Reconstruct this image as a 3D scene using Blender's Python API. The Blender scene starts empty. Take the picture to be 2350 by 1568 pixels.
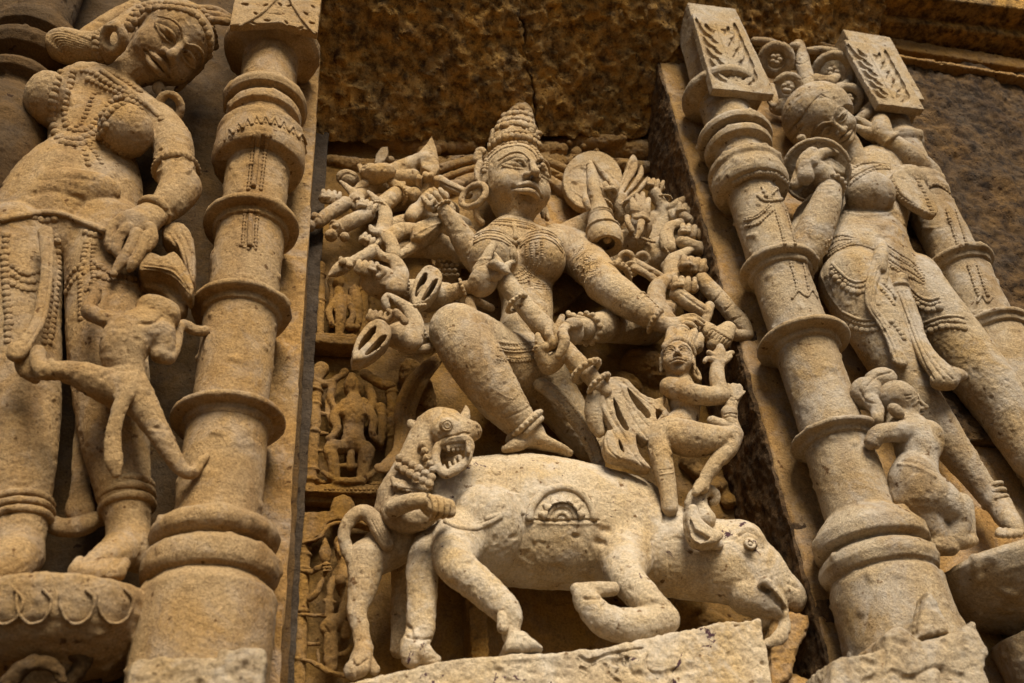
import bpy, math, random
import numpy as np
from mathutils import Matrix, Vector
from mathutils.bvhtree import BVHTree

random.seed(7); RNG = np.random.default_rng(7)
SC = bpy.context.scene
# ------------------------------------------------------------------ camera
F = 2200.0                       # focal length in authoring units (frame is 2349 x 1568 of them, 1 unit ~ 1 mm at the niche wall)
CX, CY = 1174.5, 784.0
def nrm(v):
    v = np.asarray(v, float); return v / np.linalg.norm(v)
UP = nrm((-294.0, 2849.0, -F))   # world axes seen from the camera
_hx = 10000.0
RT = nrm((_hx, (-F * F + 294.0 * _hx) / 2849.0, -F))
BK = np.cross(UP, RT)            # into the wall
NF = -BK                         # out of the wall
M3 = np.array([RT, BK, UP])      # camera space -> world
P0 = np.array((0, 0, -F))
CAM = -(M3 @ P0) / 1000.0
def to_world(p):
    return (np.asarray(p, float) @ M3.T) / 1000.0 + CAM

cam_d = bpy.data.cameras.new("camera"); cam = bpy.data.objects.new("camera", cam_d)
SC.collection.objects.link(cam); SC.camera = cam
cam_d.sensor_width = 36.0; cam_d.lens = 36.0 * F / 2349.0
cam_d.clip_start = 0.05; cam_d.clip_end = 200
mw = Matrix.Identity(4)
for i in range(3):
    for j in range(3): mw[i][j] = M3[i][j]
    mw[i][3] = CAM[i]
cam.matrix_world = mw
cam_d.dof.use_dof = True; cam_d.dof.focus_distance = 1.98; cam_d.dof.aperture_fstop = 4.5

# ------------------------------------------------------------------ daylight
world = bpy.data.worlds.new("World"); SC.world = world; world.use_nodes = True
wn = world.node_tree
bg = wn.nodes["Background"]; sky = wn.nodes.new("ShaderNodeTexSky"); sky.sky_type = 'NISHITA'; sky.sun_disc = False
SUN_EL, SUN_AZ = math.radians(45), math.radians(5)      # azimuth: to the right of the wall's own outward direction
sdir = np.array((math.sin(SUN_AZ) * math.cos(SUN_EL), -math.cos(SUN_AZ) * math.cos(SUN_EL), math.sin(SUN_EL)))
sky.sun_elevation = SUN_EL; sky.sun_rotation = math.atan2(sdir[0], sdir[1])
wn.links.new(sky.outputs[0], bg.inputs[0]); bg.inputs[1].default_value = 0.05
sun_d = bpy.data.lights.new("sun", 'SUN'); sun = bpy.data.objects.new("sun", sun_d); SC.collection.objects.link(sun)
sun_d.energy = 5.0; sun_d.angle = math.radians(28); sun_d.color = (1.0, 0.935, 0.82)
sun.rotation_euler = Vector(sdir).to_track_quat('Z', 'Y').to_euler(); sun.location = (0, -3, 4)
SC.view_settings.view_transform = 'Standard'; SC.view_settings.look = 'None'
SC.view_settings.exposure = 0.45; SC.view_settings.gamma = 1.0
try:
    SC.cycles.use_denoising = True; SC.cycles.max_bounces = 8; SC.cycles.diffuse_bounces = 2
except Exception: pass

# ------------------------------------------------------------------ pixel helpers
def W(x, y, h):
    """point on the sight line of (x, y) that stands h mm in front of the niche wall (camera space, mm)"""
    d = np.array((x - CX, CY - y, -F)) / F
    t = (NF @ P0 + h) / (NF @ d)
    return d * t
def proj(p):
    p = np.asarray(p, float)
    return CX + F * p[..., 0] / -p[..., 2], CY - F * p[..., 1] / -p[..., 2]
def hof(p): return np.asarray(p) @ NF - NF @ P0
class Crop:
    def __init__(s, ox, oy, k): s.o = (ox, oy); s.k = k
    def P(s, x, y, h=0): return W(s.o[0] + x * s.k, s.o[1] + y * s.k, h)
    def d(s, x, y): return (s.o[0] + x * s.k, s.o[1] + y * s.k)
cD0 = Crop(0, 0, 1.0)
cA = Crop(0, 0, .3369); cB = Crop(0, 462.3, .3369); cC = Crop(0, 1039.4, .3369)
cD = Crop(693.4, 231.1, .2527); cE = Crop(1221.7, 231.1, .2527); cF = Crop(693.4, 528.3, .2527)
cG = Crop(1221.7, 594.3, .3369); cH = Crop(660.4, 858.5, .4523); cI = Crop(1122.6, 990.6, .3681)
cJ = Crop(1518.9, 0, .3532); cK = Crop(1584.9, 462.3, .3369); cL = Crop(1717, 825.5, .4734)
cM = Crop(1056.6, 231.1, .2528); cN = Crop(660.4, 1122.7, .2839); cQ = Crop(1056.6, 528.3, .2105)
cR = Crop(0, 660.4, .2948); cS = Crop(891.5, 891.5, .2316)

# ------------------------------------------------------------------ noise
_LAT = RNG.random((64, 64, 64)).astype(np.float32) * 2 - 1
def vnoise(p, wl):
    q = np.asarray(p, np.float32) / wl + 500.0
    i = np.floor(q).astype(np.int32); f = q - i; f = f * f * (3 - 2 * f)
    out = np.zeros(len(q), np.float32)
    for dx in (0, 1):
        wx = f[:, 0] if dx else 1 - f[:, 0]
        for dy in (0, 1):
            wy = f[:, 1] if dy else 1 - f[:, 1]
            for dz in (0, 1):
                wz = f[:, 2] if dz else 1 - f[:, 2]
                out += wx * wy * wz * _LAT[(i[:, 0] + dx) & 63, (i[:, 1] + dy) & 63, (i[:, 2] + dz) & 63]
    return out

# ------------------------------------------------------------------ scene helpers
def thing(name, label, cat, px, group=None):
    """an Empty at the thing's base; px = (x, y, h)"""
    o = bpy.data.objects.new(name, None); SC.collection.objects.link(o)
    o.location = to_world(W(*px)); o.empty_display_size = .05
    o['label'] = label; o['category'] = cat; o['kind'] = 'thing'
    if group: o['group'] = group
    return o
def tag(o, label, cat, group=None):
    o['label'] = label; o['category'] = cat
    if group: o['group'] = group
    return o
def origin_of(parent):
    v = Vector((0, 0, 0))
    while parent is not None:
        v = v + parent.location; parent = parent.parent
    return np.array(v)
def mesh_obj(name, verts, faces, mat, parent=None, smooth=True, loc=None):
    """verts: camera space mm; faces: (n,4) or (n,3) int array or list of lists"""
    w = to_world(verts)
    base = origin_of(parent)
    own = np.zeros(3)
    if parent is None:
        own = w.mean(0) if loc is None else np.asarray(loc, float)
        base = own
    w = (w - base).astype(np.float32)
    me = bpy.data.meshes.new(name)
    if isinstance(faces, np.ndarray):
        k = faces.shape[1]
        me.vertices.add(len(w)); me.vertices.foreach_set('co', w.ravel())
        me.loops.add(faces.size); me.loops.foreach_set('vertex_index', faces.astype(np.int32).ravel())
        me.polygons.add(len(faces))
        me.polygons.foreach_set('loop_start', np.arange(0, faces.size, k, dtype=np.int32))
        me.polygons.foreach_set('loop_total', np.full(len(faces), k, np.int32))
        me.update(calc_edges=True)
    else:
        me.from_pydata([tuple(v) for v in w], [], [tuple(f) for f in faces])
    me.polygons.foreach_set('use_smooth', np.full(len(me.polygons), smooth))
    me.validate(); me.update()
    if mat: me.materials.append(mat)
    o = bpy.data.objects.new(name, me); SC.collection.objects.link(o)
    if parent is not None: o.parent = parent
    else: o.location = tuple(own)
    return o
def normals_of(v, f):
    a = v[f[:, 0]]; n = np.cross(v[f[:, 2]] - a, v[f[:, -1]] - v[f[:, 1]])
    out = np.zeros_like(v)
    for c in range(f.shape[1]):
        for ax in range(3): out[:, ax] += np.bincount(f[:, c], n[:, ax], len(v))
    return out / np.maximum(np.linalg.norm(out, axis=1, keepdims=True), 1e-9)

def catmull(pts, n=6, closed=False):
    P = [np.asarray(p, float) for p in pts]
    if len(P) < 3 and not closed:
        return np.array([P[0] + (P[1] - P[0]) * t for t in np.linspace(0, 1, 3)]) if len(P) == 2 else np.array(P)
    out = []
    m = len(P)
    rng = range(m if closed else m - 1)
    for i in rng:
        if closed: a, b, c, d = P[i - 1], P[i], P[(i + 1) % m], P[(i + 2) % m]
        else: a, b, c, d = P[max(i - 1, 0)], P[i], P[i + 1], P[min(i + 2, m - 1)]
        for t in np.arange(n) / n:
            out.append(.5 * ((2 * b) + (c - a) * t + (2 * a - 5 * b + 4 * c - d) * t * t + (3 * b - a - 3 * c + d) * t ** 3))
    if not closed: out.append(P[-1])
    return np.array(out)

# ------------------------------------------------------------------ sculpting by distance field
class Sculpt:
    """smooth unions of stone-like volumes, meshed with surface nets; coordinates (x, y) of a crop plus relief height h"""
    def __init__(s, crop=cD0, vox=1.7, k=6):
        s.c = crop; s.vox = vox; s.k = k; s.ops = []; s.strokes = []; s.v = None
    def pt(s, p): return s.c.P(*p)
    def sc(s, p): return s.c.k * (-p[2] / F)
    def _add(s, fn, lo, hi, k, op): s.ops.append((fn, np.asarray(lo, float), np.asarray(hi, float), k, op))
    def ball(s, x, y, h, r, k=None, op='add'): s.ell((x, y, h), (r, r, r), 0, k, op)
    def ell(s, p, r, rot=0, k=None, op='add', axes=None, cam=False):
        c = np.asarray(p, float) if cam else s.pt(p); m = 1.0 if cam else s.sc(c)
        r = np.asarray(r, float) * m
        k = (s.k if k is None else k) * (1 if cam else m)
        if axes is None:
            a = math.radians(rot); axes = np.array(((math.cos(a), -math.sin(a), 0), (math.sin(a), math.cos(a), 0), (0, 0, 1)))
        axes = np.asarray(axes, float)
        ext = np.sqrt(((axes * r[:, None]) ** 2).sum(0))
        def fn(X, Y, Z):
            x, y, z = X - c[0], Y - c[1], Z - c[2]
            q = [(axes[i, 0] * x + axes[i, 1] * y + axes[i, 2] * z) / r[i] for i in range(3)]
            k0 = np.sqrt(q[0] ** 2 + q[1] ** 2 + q[2] ** 2)
            k1 = np.sqrt((q[0] / r[0]) ** 2 + (q[1] / r[1]) ** 2 + (q[2] / r[2]) ** 2)
            return k0 * (k0 - 1) / np.maximum(k1, 1e-6)
        s._add(fn, c - ext, c + ext, k, op)
    def tube(s, pts, rs, k=None, op='add', n=5, flat=None, cam=False, closed=False):
        """flat = (direction in camera space, factor): squeezes the section along that direction"""
        P = np.array([np.asarray(p, float) if cam else s.pt(p) for p in pts])
        if np.isscalar(rs): rs = [rs] * len(pts)
        m = np.array([1.0 if cam else s.sc(p) for p in P])
        R = np.asarray(rs, float) * m
        k = (s.k if k is None else k) * m.mean()
        if n > 1 and len(P) > 2:
            PR = catmull(np.column_stack([P, R]), n, closed); P = PR[:, :3]; R = PR[:, 3]
            if closed: P = np.vstack([P, P[:1]]); R = np.append(R, R[0])
        elif closed: P = np.vstack([P, P[:1]]); R = np.append(R, R[0])
        rm = R.max()
        fd = None
        if flat is not None: fd = nrm(flat[0]); ff = flat[1]
        mar = k + s.vox * 3
        def fn(X, Y, Z):
            out = np.full(np.broadcast(X, Y, Z).shape, 1e3, np.float32)
            x0, y0, z0 = X[0, 0, 0], Y[0, 0, 0], Z[0, 0, 0]; v = s.vox
            for i in range(len(P) - 1):
                a, b = P[i], P[i + 1]; rr = max(R[i], R[i + 1]) + mar
                lo = np.minimum(a, b) - rr; hi = np.maximum(a, b) + rr
                sl = tuple(slice(max(0, int((lo[q] - o) / v)), max(0, int((hi[q] - o) / v) + 2)) for q, o in ((0, x0), (1, y0), (2, z0)))
                xs, ys, zs = X[sl[0]], Y[:, sl[1]], Z[:, :, sl[2]]
                if 0 in (xs.size, ys.size, zs.size): continue
                ab = b - a; L = max(ab @ ab, 1e-9)
                px, py, pz = xs - a[0], ys - a[1], zs - a[2]
                t = np.clip((px * ab[0] + py * ab[1] + pz * ab[2]) / L, 0, 1)
                qx, qy, qz = px - t * ab[0], py - t * ab[1], pz - t * ab[2]
                if fd is not None:
                    dn = (qx * fd[0] + qy * fd[1] + qz * fd[2]) * (1 / ff - 1)
                    qx, qy, qz = qx + dn * fd[0], qy + dn * fd[1], qz + dn * fd[2]
                d = np.sqrt(qx * qx + qy * qy + qz * qz) - (R[i] + (R[i + 1] - R[i]) * t)
                if fd is not None: d = d * max(ff, .35)
                np.minimum(out[sl], d, out=out[sl])
            return out
        s._add(fn, P.min(0) - rm, P.max(0) + rm, k, op)
    def ring(s, p, R, r, axis=None, k=None, op='add', a0=0, a1=360, squash=1.0):
        """torus round axis (camera space); default axis: the view"""
        c = s.pt(p); m = s.sc(c)
        ax = nrm(axis if axis is not None else -c)
        e1 = nrm(np.cross(ax, (0, 1, 0.01))) if abs(ax[1]) < .9 else nrm(np.cross(ax, (1, 0, 0))); e1 = -e1 if e1[0] < 0 else e1
        e2 = np.cross(ax, e1); e2 = -e2 if e2[1] < 0 else e2
        full = abs(a1 - a0) >= 360
        an = np.radians(np.linspace(a0, a1, 25)[: 24 if full else 25])
        pts = [c + (e1 * math.cos(t) * R + e2 * math.sin(t) * R * squash) * m for t in an]
        s.tube(pts, r * m, (s.k if k is None else k) * m, op, 1, None, True, full)
    def collar(s, a, b, R, r, k=None, op='add', flare=1.0):
        """ring round a limb at point a, limb direction a->b"""
        A, B = s.pt(a), s.pt(b); s.ring(a, R, r, axis=B - A, k=k, op=op)
    def box(s, p, half, axes=None, rnd=1.5, k=None, op='add', cpt=None):
        c = s.pt(p) if cpt is None else cpt; m = s.sc(c) if cpt is None else 1.0; hf = np.asarray(half, float) * m
        axes = np.array((RT, UP, NF)) if axes is None else np.asarray(axes, float)
        k = (s.k if k is None else k) * m
        ext = (np.abs(axes) * hf[:, None]).sum(0)
        def fn(X, Y, Z):
            x, y, z = X - c[0], Y - c[1], Z - c[2]
            q = [np.abs(axes[i, 0] * x + axes[i, 1] * y + axes[i, 2] * z) - (hf[i] - rnd) for i in range(3)]
            o = np.sqrt(sum(np.maximum(g, 0) ** 2 for g in q)); return o + np.minimum(np.maximum(q[0], np.maximum(q[1], q[2])), 0) - rnd
        s._add(fn, c - ext, c + ext, k, op)
    def poly(s, pts, h, th, k=None, op='add', smooth=0, rnd=2.0, axis=None, front=False):
        """outline in the crop, standing at height h, th mm thick on each side (parallel to the wall, or across axis)"""
        P = np.array([s.c.P(p[0], p[1], h) for p in pts])
        n = NF if axis is None else nrm(axis)
        if front: P = P - n * th
        e1 = nrm(np.cross((0, 1, 0), n)); e2 = np.cross(n, e1)
        c = P.mean(0)
        if axis is not None:
            P = np.array([q * ((c @ n) / (q @ n)) for q in P])
        k = (s.k if k is None else k) * s.sc(c)
        U = np.column_stack([(P - c) @ e1, (P - c) @ e2])
        if smooth: U = catmull(U, smooth, True)
        ext = np.abs(np.array([np.outer(U[:, 0], e1) + np.outer(U[:, 1], e2)])).max((0, 1)) + np.abs(n) * th
        q3 = np.outer(U[:, 0], e1) + np.outer(U[:, 1], e2) + c
        lo = q3.min(0) - np.abs(n) * th; hi = q3.max(0) + np.abs(n) * th
        def fn(X, Y, Z):
            x, y, z = X - c[0], Y - c[1], Z - c[2]
            u = e1[0] * x + e1[1] * y + e1[2] * z; v = e2[0] * x + e2[1] * y + e2[2] * z; w = n[0] * x + n[1] * y + n[2] * z
            d2 = np.full(u.shape, 1e9, np.float32); ins = np.zeros(u.shape, bool)
            for i in range(len(U)):
                a, b = U[i], U[(i + 1) % len(U)]; ab = b - a
                pu, pv = u - a[0], v - a[1]
                t = np.clip((pu * ab[0] + pv * ab[1]) / max(ab @ ab, 1e-9), 0, 1)
                d2 = np.minimum(d2, (pu - t * ab[0]) ** 2 + (pv - t * ab[1]) ** 2)
                if abs(ab[1]) > 1e-9:
                    ins ^= ((a[1] > v) != (b[1] > v)) & (u < ab[0] * (v - a[1]) / ab[1] + a[0])
            d = np.sqrt(d2); d = np.where(ins, -d, d) + rnd; q = np.abs(w) - th + rnd
            return np.minimum(np.maximum(d, q), 0) + np.sqrt(np.maximum(d, 0) ** 2 + np.maximum(q, 0) ** 2) - rnd
        s._add(fn, lo, hi, k, op)
    # ---- surface strokes: cut (depth < 0) or raise a line seen from the camera
    def stroke(s, pts, w, depth, n=5, crop=None, closed=False, sharp=False, hmin=None, hmax=None):
        c = crop or s.c
        q = np.array([c.d(*p) for p in pts], float)
        if n > 1 and len(q) > 2: q = catmull(q, n, closed)
        elif closed: q = np.vstack([q, q[:1]])
        s.strokes.append((q, w * c.k, depth, sharp, hmin, hmax))
    def mesh(s):
        v = s.vox; pad = 3 * v
        adds = [o for o in s.ops if o[4] == 'add']
        lo = np.min([o[1] - o[3] * .3 for o in adds], 0) - pad; hi = np.max([o[2] + o[3] * .3 for o in adds], 0) + pad
        n = np.ceil((hi - lo) / v).astype(int) + 1
        D = np.full(n, 60.0, np.float32)
        ax = [(lo[i] + np.arange(n[i]) * v).astype(np.float32) for i in range(3)]
        for fn, l, h, k, op in s.ops:
            m = k + 2.5 * v
            i0 = np.maximum(((l - m - lo) / v).astype(int), 0); i1 = np.minimum(((h + m - lo) / v).astype(int) + 2, n)
            if (i1 <= i0).any(): continue
            sl = tuple(slice(a, b) for a, b in zip(i0, i1))
            d = fn(ax[0][sl[0], ][:, None, None], ax[1][sl[1], ][None, :, None], ax[2][sl[2], ][None, None, :]).astype(np.float32)
            o = D[sl]
            if k < 1e-6: D[sl] = np.minimum(o, d) if op == 'add' else np.maximum(o, -d)
            elif op == 'add':
                t = np.maximum(k - np.abs(o - d), 0) / k; D[sl] = np.minimum(o, d) - t * t * k * .25
            else:
                t = np.maximum(k - np.abs(o + d), 0) / k; D[sl] = np.maximum(o, -d) + t * t * k * .25
        I = D < 0
        c = np.zeros(n - 1, np.uint8)
        cor = [(i, j, k) for i in (0, 1) for j in (0, 1) for k in (0, 1)]
        for i, j, k in cor: c += I[i:n[0] - 1 + i, j:n[1] - 1 + j, k:n[2] - 1 + k]
        act = np.flatnonzero((c > 0) & (c < 8)); dims = n - 1
        ci, cj, ck = np.unravel_index(act, dims)
        val = {q: D[ci + q[0], cj + q[1], ck + q[2]] for q in cor}
        acc = np.zeros((len(act), 3), np.float32); cnt = np.zeros(len(act), np.float32)
        for q in cor:
            for a in range(3):
                if q[a]: continue
                r = list(q); r[a] = 1; r = tuple(r)
                d0, d1 = val[q], val[r]; x = (d0 < 0) != (d1 < 0)
                t = np.where(x, d0 / np.where(x, d0 - d1, 1), 0)
                for b in range(3):
                    acc[:, b] += np.where(x, (t if b == a else q[b]), 0)
                cnt += x
        V = np.column_stack([ci, cj, ck]) + acc / cnt[:, None]
        V = lo + V * v
        quads = []
        st = np.array((dims[1] * dims[2], dims[2], 1))
        for a in range(3):
            b, e = [(1, 2), (2, 0), (0, 1)][a]
            sl0 = [slice(None)] * 3; sl1 = [slice(None)] * 3
            sl0[a] = slice(0, n[a] - 1); sl1[a] = slice(1, n[a])
            X = I[tuple(sl0)] != I[tuple(sl1)]
            w = np.array(np.nonzero(X)); 
            ok = (w[b] > 0) & (w[e] > 0) & (w[b] < n[b] - 1) & (w[e] < n[e] - 1); w = w[:, ok]
            base = w[0] * st[0] + w[1] * st[1] + w[2] * st[2]
            q = np.column_stack([base - st[b] - st[e], base - st[e], base, base - st[b]])
            fl = I[w[0], w[1], w[2]]
            q = np.where(fl[:, None], q, q[:, ::-1])
            quads.append(q)
        Fq = np.searchsorted(act, np.concatenate(quads)).astype(np.int32)
        return V, Fq
    def build(s, name, mat, parent=None, rough=1.0, keep_bvh=False, loc=None):
        V, Q = s.mesh()
        # drop crumbs is not needed; light smoothing of the nets
        N = normals_of(V, Q)
        if s.strokes:
            px, py = proj(V); face = np.clip(-(N * nrm3(V)).sum(1) * 3, 0, 1); H = hof(V)
            for q, w, dep, sharp, hmn, hmx in s.strokes:
                m = (px > q[:, 0].min() - 2.5 * w) & (px < q[:, 0].max() + 2.5 * w) & (py > q[:, 1].min() - 2.5 * w) & (py < q[:, 1].max() + 2.5 * w) & (face > 0)
                if hmn is not None: m &= H > hmn
                if hmx is not None: m &= H < hmx
                ix = np.flatnonzero(m)
                if not len(ix): continue
                d = np.full(len(ix), 1e9)
                for i in range(len(q) - 1):
                    a, ab = q[i], q[i + 1] - q[i]
                    ux, uy = px[ix] - a[0], py[ix] - a[1]
                    t = np.clip((ux * ab[0] + uy * ab[1]) / max(ab @ ab, 1e-9), 0, 1)
                    d = np.minimum(d, (ux - t * ab[0]) ** 2 + (uy - t * ab[1]) ** 2)
                d = np.sqrt(d) / w
                g = np.clip(1.6 - 1.6 * d, 0, 1) if sharp else np.exp(-d * d * 1.4)
                V[ix] += N[ix] * (g * dep * face[ix])[:, None]
            N = normals_of(V, Q)
        wear = rough * (0.9 * vnoise(V, 38) + 0.55 * vnoise(V + 77, 14) + 0.7 * vnoise(V + 31, 6.5))
        wear -= rough * 7 * np.maximum(vnoise(V + 200, 17) - .56, 0)
        V = V + N * wear[:, None]
        s.v, s.q = V, Q
        o = mesh_obj(name, V, Q, mat, parent, loc=loc)
        return o
    def bvh(s):
        if not hasattr(s, '_b'): s._b = BVHTree.FromPolygons([Vector(p) for p in s.v], [tuple(q) for q in s.q.tolist()])
        return s._b
def nrm3(V): return V / np.linalg.norm(V, axis=1, keepdims=True)

class Skin:
    """the surface the camera sees of some sculpts: ornaments are laid on it"""
    def __init__(s, *sculpts): s.b = [q.bvh() if isinstance(q, Sculpt) else q for q in sculpts]
    def hit(s, x, y):
        d = Vector(nrm((x - CX, CY - y, -F))); best = None
        for b in s.b:
            loc, n, i, t = b.ray_cast(Vector((0, 0, 0)), d)
            if loc is not None and (best is None or t < best[2]): best = (np.array(loc), np.array(n), t)
        return best
    def lay(s, crop, path, step, n=6, closed=False):
        q = np.array([crop.d(*p) for p in path], float)
        if len(q) > 2: q = catmull(q, n, closed)
        elif len(q) == 2: q = np.array([q[0] + (q[1] - q[0]) * t for t in np.linspace(0, 1, 12)])
        seg = np.linalg.norm(np.diff(q, axis=0), axis=1); L = np.concatenate([[0], np.cumsum(seg)])
        m = max(2, int(L[-1] / (step * crop.k)) + 1)
        t = np.linspace(0, L[-1], m)
        xs, ys = np.interp(t, L, q[:, 0]), np.interp(t, L, q[:, 1])
        out = []; last = None
        for x, y in zip(xs, ys):
            hq = s.hit(x, y)
            if hq is None: continue
            if last is not None and abs(hq[2] - last) > 60: pass
            last = hq[2]; out.append((hq[0], hq[1]))
        return out

def ico():
    t = (1 + 5 ** .5) / 2
    v = [(-1, t, 0), (1, t, 0), (-1, -t, 0), (1, -t, 0), (0, -1, t), (0, 1, t), (0, -1, -t), (0, 1, -t), (t, 0, -1), (t, 0, 1), (-t, 0, -1), (-t, 0, 1)]
    f = [(0, 11, 5), (0, 5, 1), (0, 1, 7), (0, 7, 10), (0, 10, 11), (1, 5, 9), (5, 11, 4), (11, 10, 2), (10, 7, 6), (7, 1, 8), (3, 9, 4), (3, 4, 2), (3, 2, 6), (3, 6, 8), (3, 8, 9), (4, 9, 5), (2, 4, 11), (6, 2, 10), (8, 6, 7), (9, 8, 1)]
    v = [nrm(x) for x in v]
    for _ in range(2):
        nf = []; ca = {}
        def mid(a, b):
            key = (min(a, b), max(a, b))
            if key not in ca: v.append(nrm(v[a] + v[b])); ca[key] = len(v) - 1
            return ca[key]
        for a, b, c in f:
            x, y, z = mid(a, b), mid(b, c), mid(c, a); nf += [(a, x, z), (b, y, x), (c, z, y), (x, y, z)]
        f = nf
    return np.array(v), np.array(f)
ICO_V, ICO_F = ico()
class Bits:
    """many small worn beads and cords gathered into ONE ornament mesh"""
    def __init__(s): s.V = []; s.F = []; s.n = 0; s.done = []
    def cut(s):
        if s.V: s.done.append((s.V, s.F))
        s.V = []; s.F = []; s.n = 0
    def _put(s, v, f): s.V.append(v); s.F.append(f + s.n); s.n += len(v)
    def bead(s, p, n, r, sq=.8, stretch=None):
        a = nrm(n); e = nrm(np.cross(a, (0.1, 1, .2))); g = np.cross(a, e)
        j = 1 + RNG.normal(0, .09); v = ICO_V * r * j
        s._put(p + np.outer(v[:, 0], e) + np.outer(v[:, 1], g) + np.outer(v[:, 2] * sq, a), ICO_F)
    def beads(s, skin, crop, path, r, gap=1.9, closed=False, sink=.15):
        L = skin.lay(crop, path, r * gap * .86, closed=closed); run = []
        for p, n in L:
            rr = r * crop.k * (-p[2] / F); s.bead(p - n * rr * sink, n, rr)
            q = p - n * rr * (sink + .2)
            if run and np.linalg.norm(q - run[-1]) > rr * 6:
                if len(run) > 1: s.tube(np.array(run), rr * .5, 6)
                run = []
            run.append(q)
        if len(run) > 1: s.tube(np.array(run), rr * .5, 6)
    def cord(s, skin, crop, path, r, closed=False, sink=.2, jit=.05):
        L = skin.lay(crop, path, max(r * .8, 3 / crop.k), closed=closed)
        if len(L) < 2: return
        P = np.array([p - n * (r * crop.k * (-p[2] / F)) * sink for p, n in L])
        s.tube(P, r * crop.k * (-P[:, 2] / F).mean())
    def tube(s, P, r, m=8):
        P = np.asarray(P, float); T = np.gradient(P, axis=0); T /= np.maximum(np.linalg.norm(T, axis=1, keepdims=True), 1e-9)
        rs = np.full(len(P), r) if np.isscalar(r) else np.asarray(r)
        a = np.cross(T, (0.02, .03, 1.0)); a /= np.maximum(np.linalg.norm(a, axis=1, keepdims=True), 1e-9); b = np.cross(T, a)
        an = np.arange(m) * 2 * math.pi / m
        V = (P[:, None] + (a[:, None] * np.cos(an)[None, :, None] + b[:, None] * np.sin(an)[None, :, None]) * rs[:, None, None]).reshape(-1, 3)
        f = []
        for i in range(len(P) - 1):
            for j in range(m):
                k = (j + 1) % m
                f += [(i * m + j, i * m + k, (i + 1) * m + k), (i * m + j, (i + 1) * m + k, (i + 1) * m + j)]
        c0, c1 = len(V), len(V) + 1; V = np.vstack([V, P[:1], P[-1:]])
        for j in range(m):
            k = (j + 1) % m; f += [(c0, k, j), (c1, (len(P) - 1) * m + j, (len(P) - 1) * m + k)]
        s._put(V, np.array(f))
    def build(s, name, mat, parent):
        s.cut(); o = None
        for vv, ff in s.done:
            V = np.vstack(vv); V = V + np.column_stack([vnoise(V, 7), vnoise(V + 9, 7), vnoise(V + 19, 7)]) * .5
            o = mesh_obj(name, V, np.vstack(ff), mat, parent)
        return o

def head(s, C, R, fwd, up, ears=True, eye=1.0, smile=0.0, k=.08, wide=1.0, nose=1.0):
    """carved face: C centre (camera space), R half height in mm"""
    f = nrm(fwd); u = nrm(np.asarray(up, float) - f * (np.asarray(up, float) @ f)); r = np.cross(u, f)
    A = np.array((r, u, f)); g = lambda a, b, c: C + (r * a * wide + u * b + f * c) * R
    E = lambda p, rad, kk=k, op='add': s.ell(g(*p), np.array(rad) * R, 0, kk * R, op, A, True)
    T = lambda ps, rs, kk=k, op='add': s.tube([g(*p) for p in ps], [q * R for q in rs], kk * R, op, 4, None, True)
    E((0, .28, -.12), (.72 * wide, .72, .84)); E((0, -.18, .12), (.62 * wide, .74, .68), .15)
    E((0, -.8, .46), (.2, .17, .2), .22)
    for q in (-1, 1): E((q * .33, -.3, .44), (.25, .25, .24), .25)
    for q in (-1, 1):
        E((q * .3, .045, .86), (.22, .10, .13), .16, 'sub')
        E((q * .3, .03, .625), (.2, .09 * eye, .12), .015)
        T([(q * .08, -.005, .73), (q * .19, .10 * eye + .015, .765), (q * .35, .11 * eye + .01, .72), (q * .55, .02, .55)], [.026, .038, .038, .026], .015)
        T([(q * .08, -.02, .73), (q * .24, -.085 * eye, .75), (q * .40, -.07 * eye, .68), (q * .55, .01, .55)], [.024, .032, .032, .026], .015)
        T([(q * .06, .18, .80), (q * .24, .31, .77), (q * .44, .30, .65), (q * .62, .17, .44)], [.024, .034, .034, .02], .04)
    T([(0, .2, .72), (0, .0, .87), (0, -.22, 1.0 * nose)], [.06, .07, .1], .06)
    for q in (-1, 1): E((q * .115, -.25, .85), (.085, .075, .1), .04)
    for q in (-1, 1): E((q * .06, -.33, .92), (.035, .04, .05), .02, 'sub')
    sm = smile
    T([(-.3, -.50 + sm, .64), (-.14, -.465, .80), (-.04, -.45, .86), (0, -.465, .86), (.04, -.45, .86), (.14, -.465, .80), (.3, -.50 + sm, .64)], [.03, .062, .068, .06, .068, .062, .03], .025)
    T([(-.26, -.57 + sm, .66), (-.12, -.62, .79), (0, -.635, .84), (.12, -.62, .79), (.26, -.57 + sm, .66)], [.03, .072, .085, .072, .03], .025)
    T([(-.34, -.53 + sm, .64), (-.14, -.535, .86), (0, -.545, .92), (.14, -.535, .86), (.34, -.53 + sm, .64)], [.03, .03, .028, .03, .03], .012, 'sub')
    E((0, -.73, .78), (.2, .05, .1), .08, 'sub')
    if ears:
        for q in (-1, 1):
            E((q * .73, .0, -.1), (.09, .3, .17), .06); E((q * .78, .02, -.06), (.06, .18, .09), .04, 'sub')
            E((q * .74, -.38, -.08), (.07, .16, .08), .06)
    return g

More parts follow.
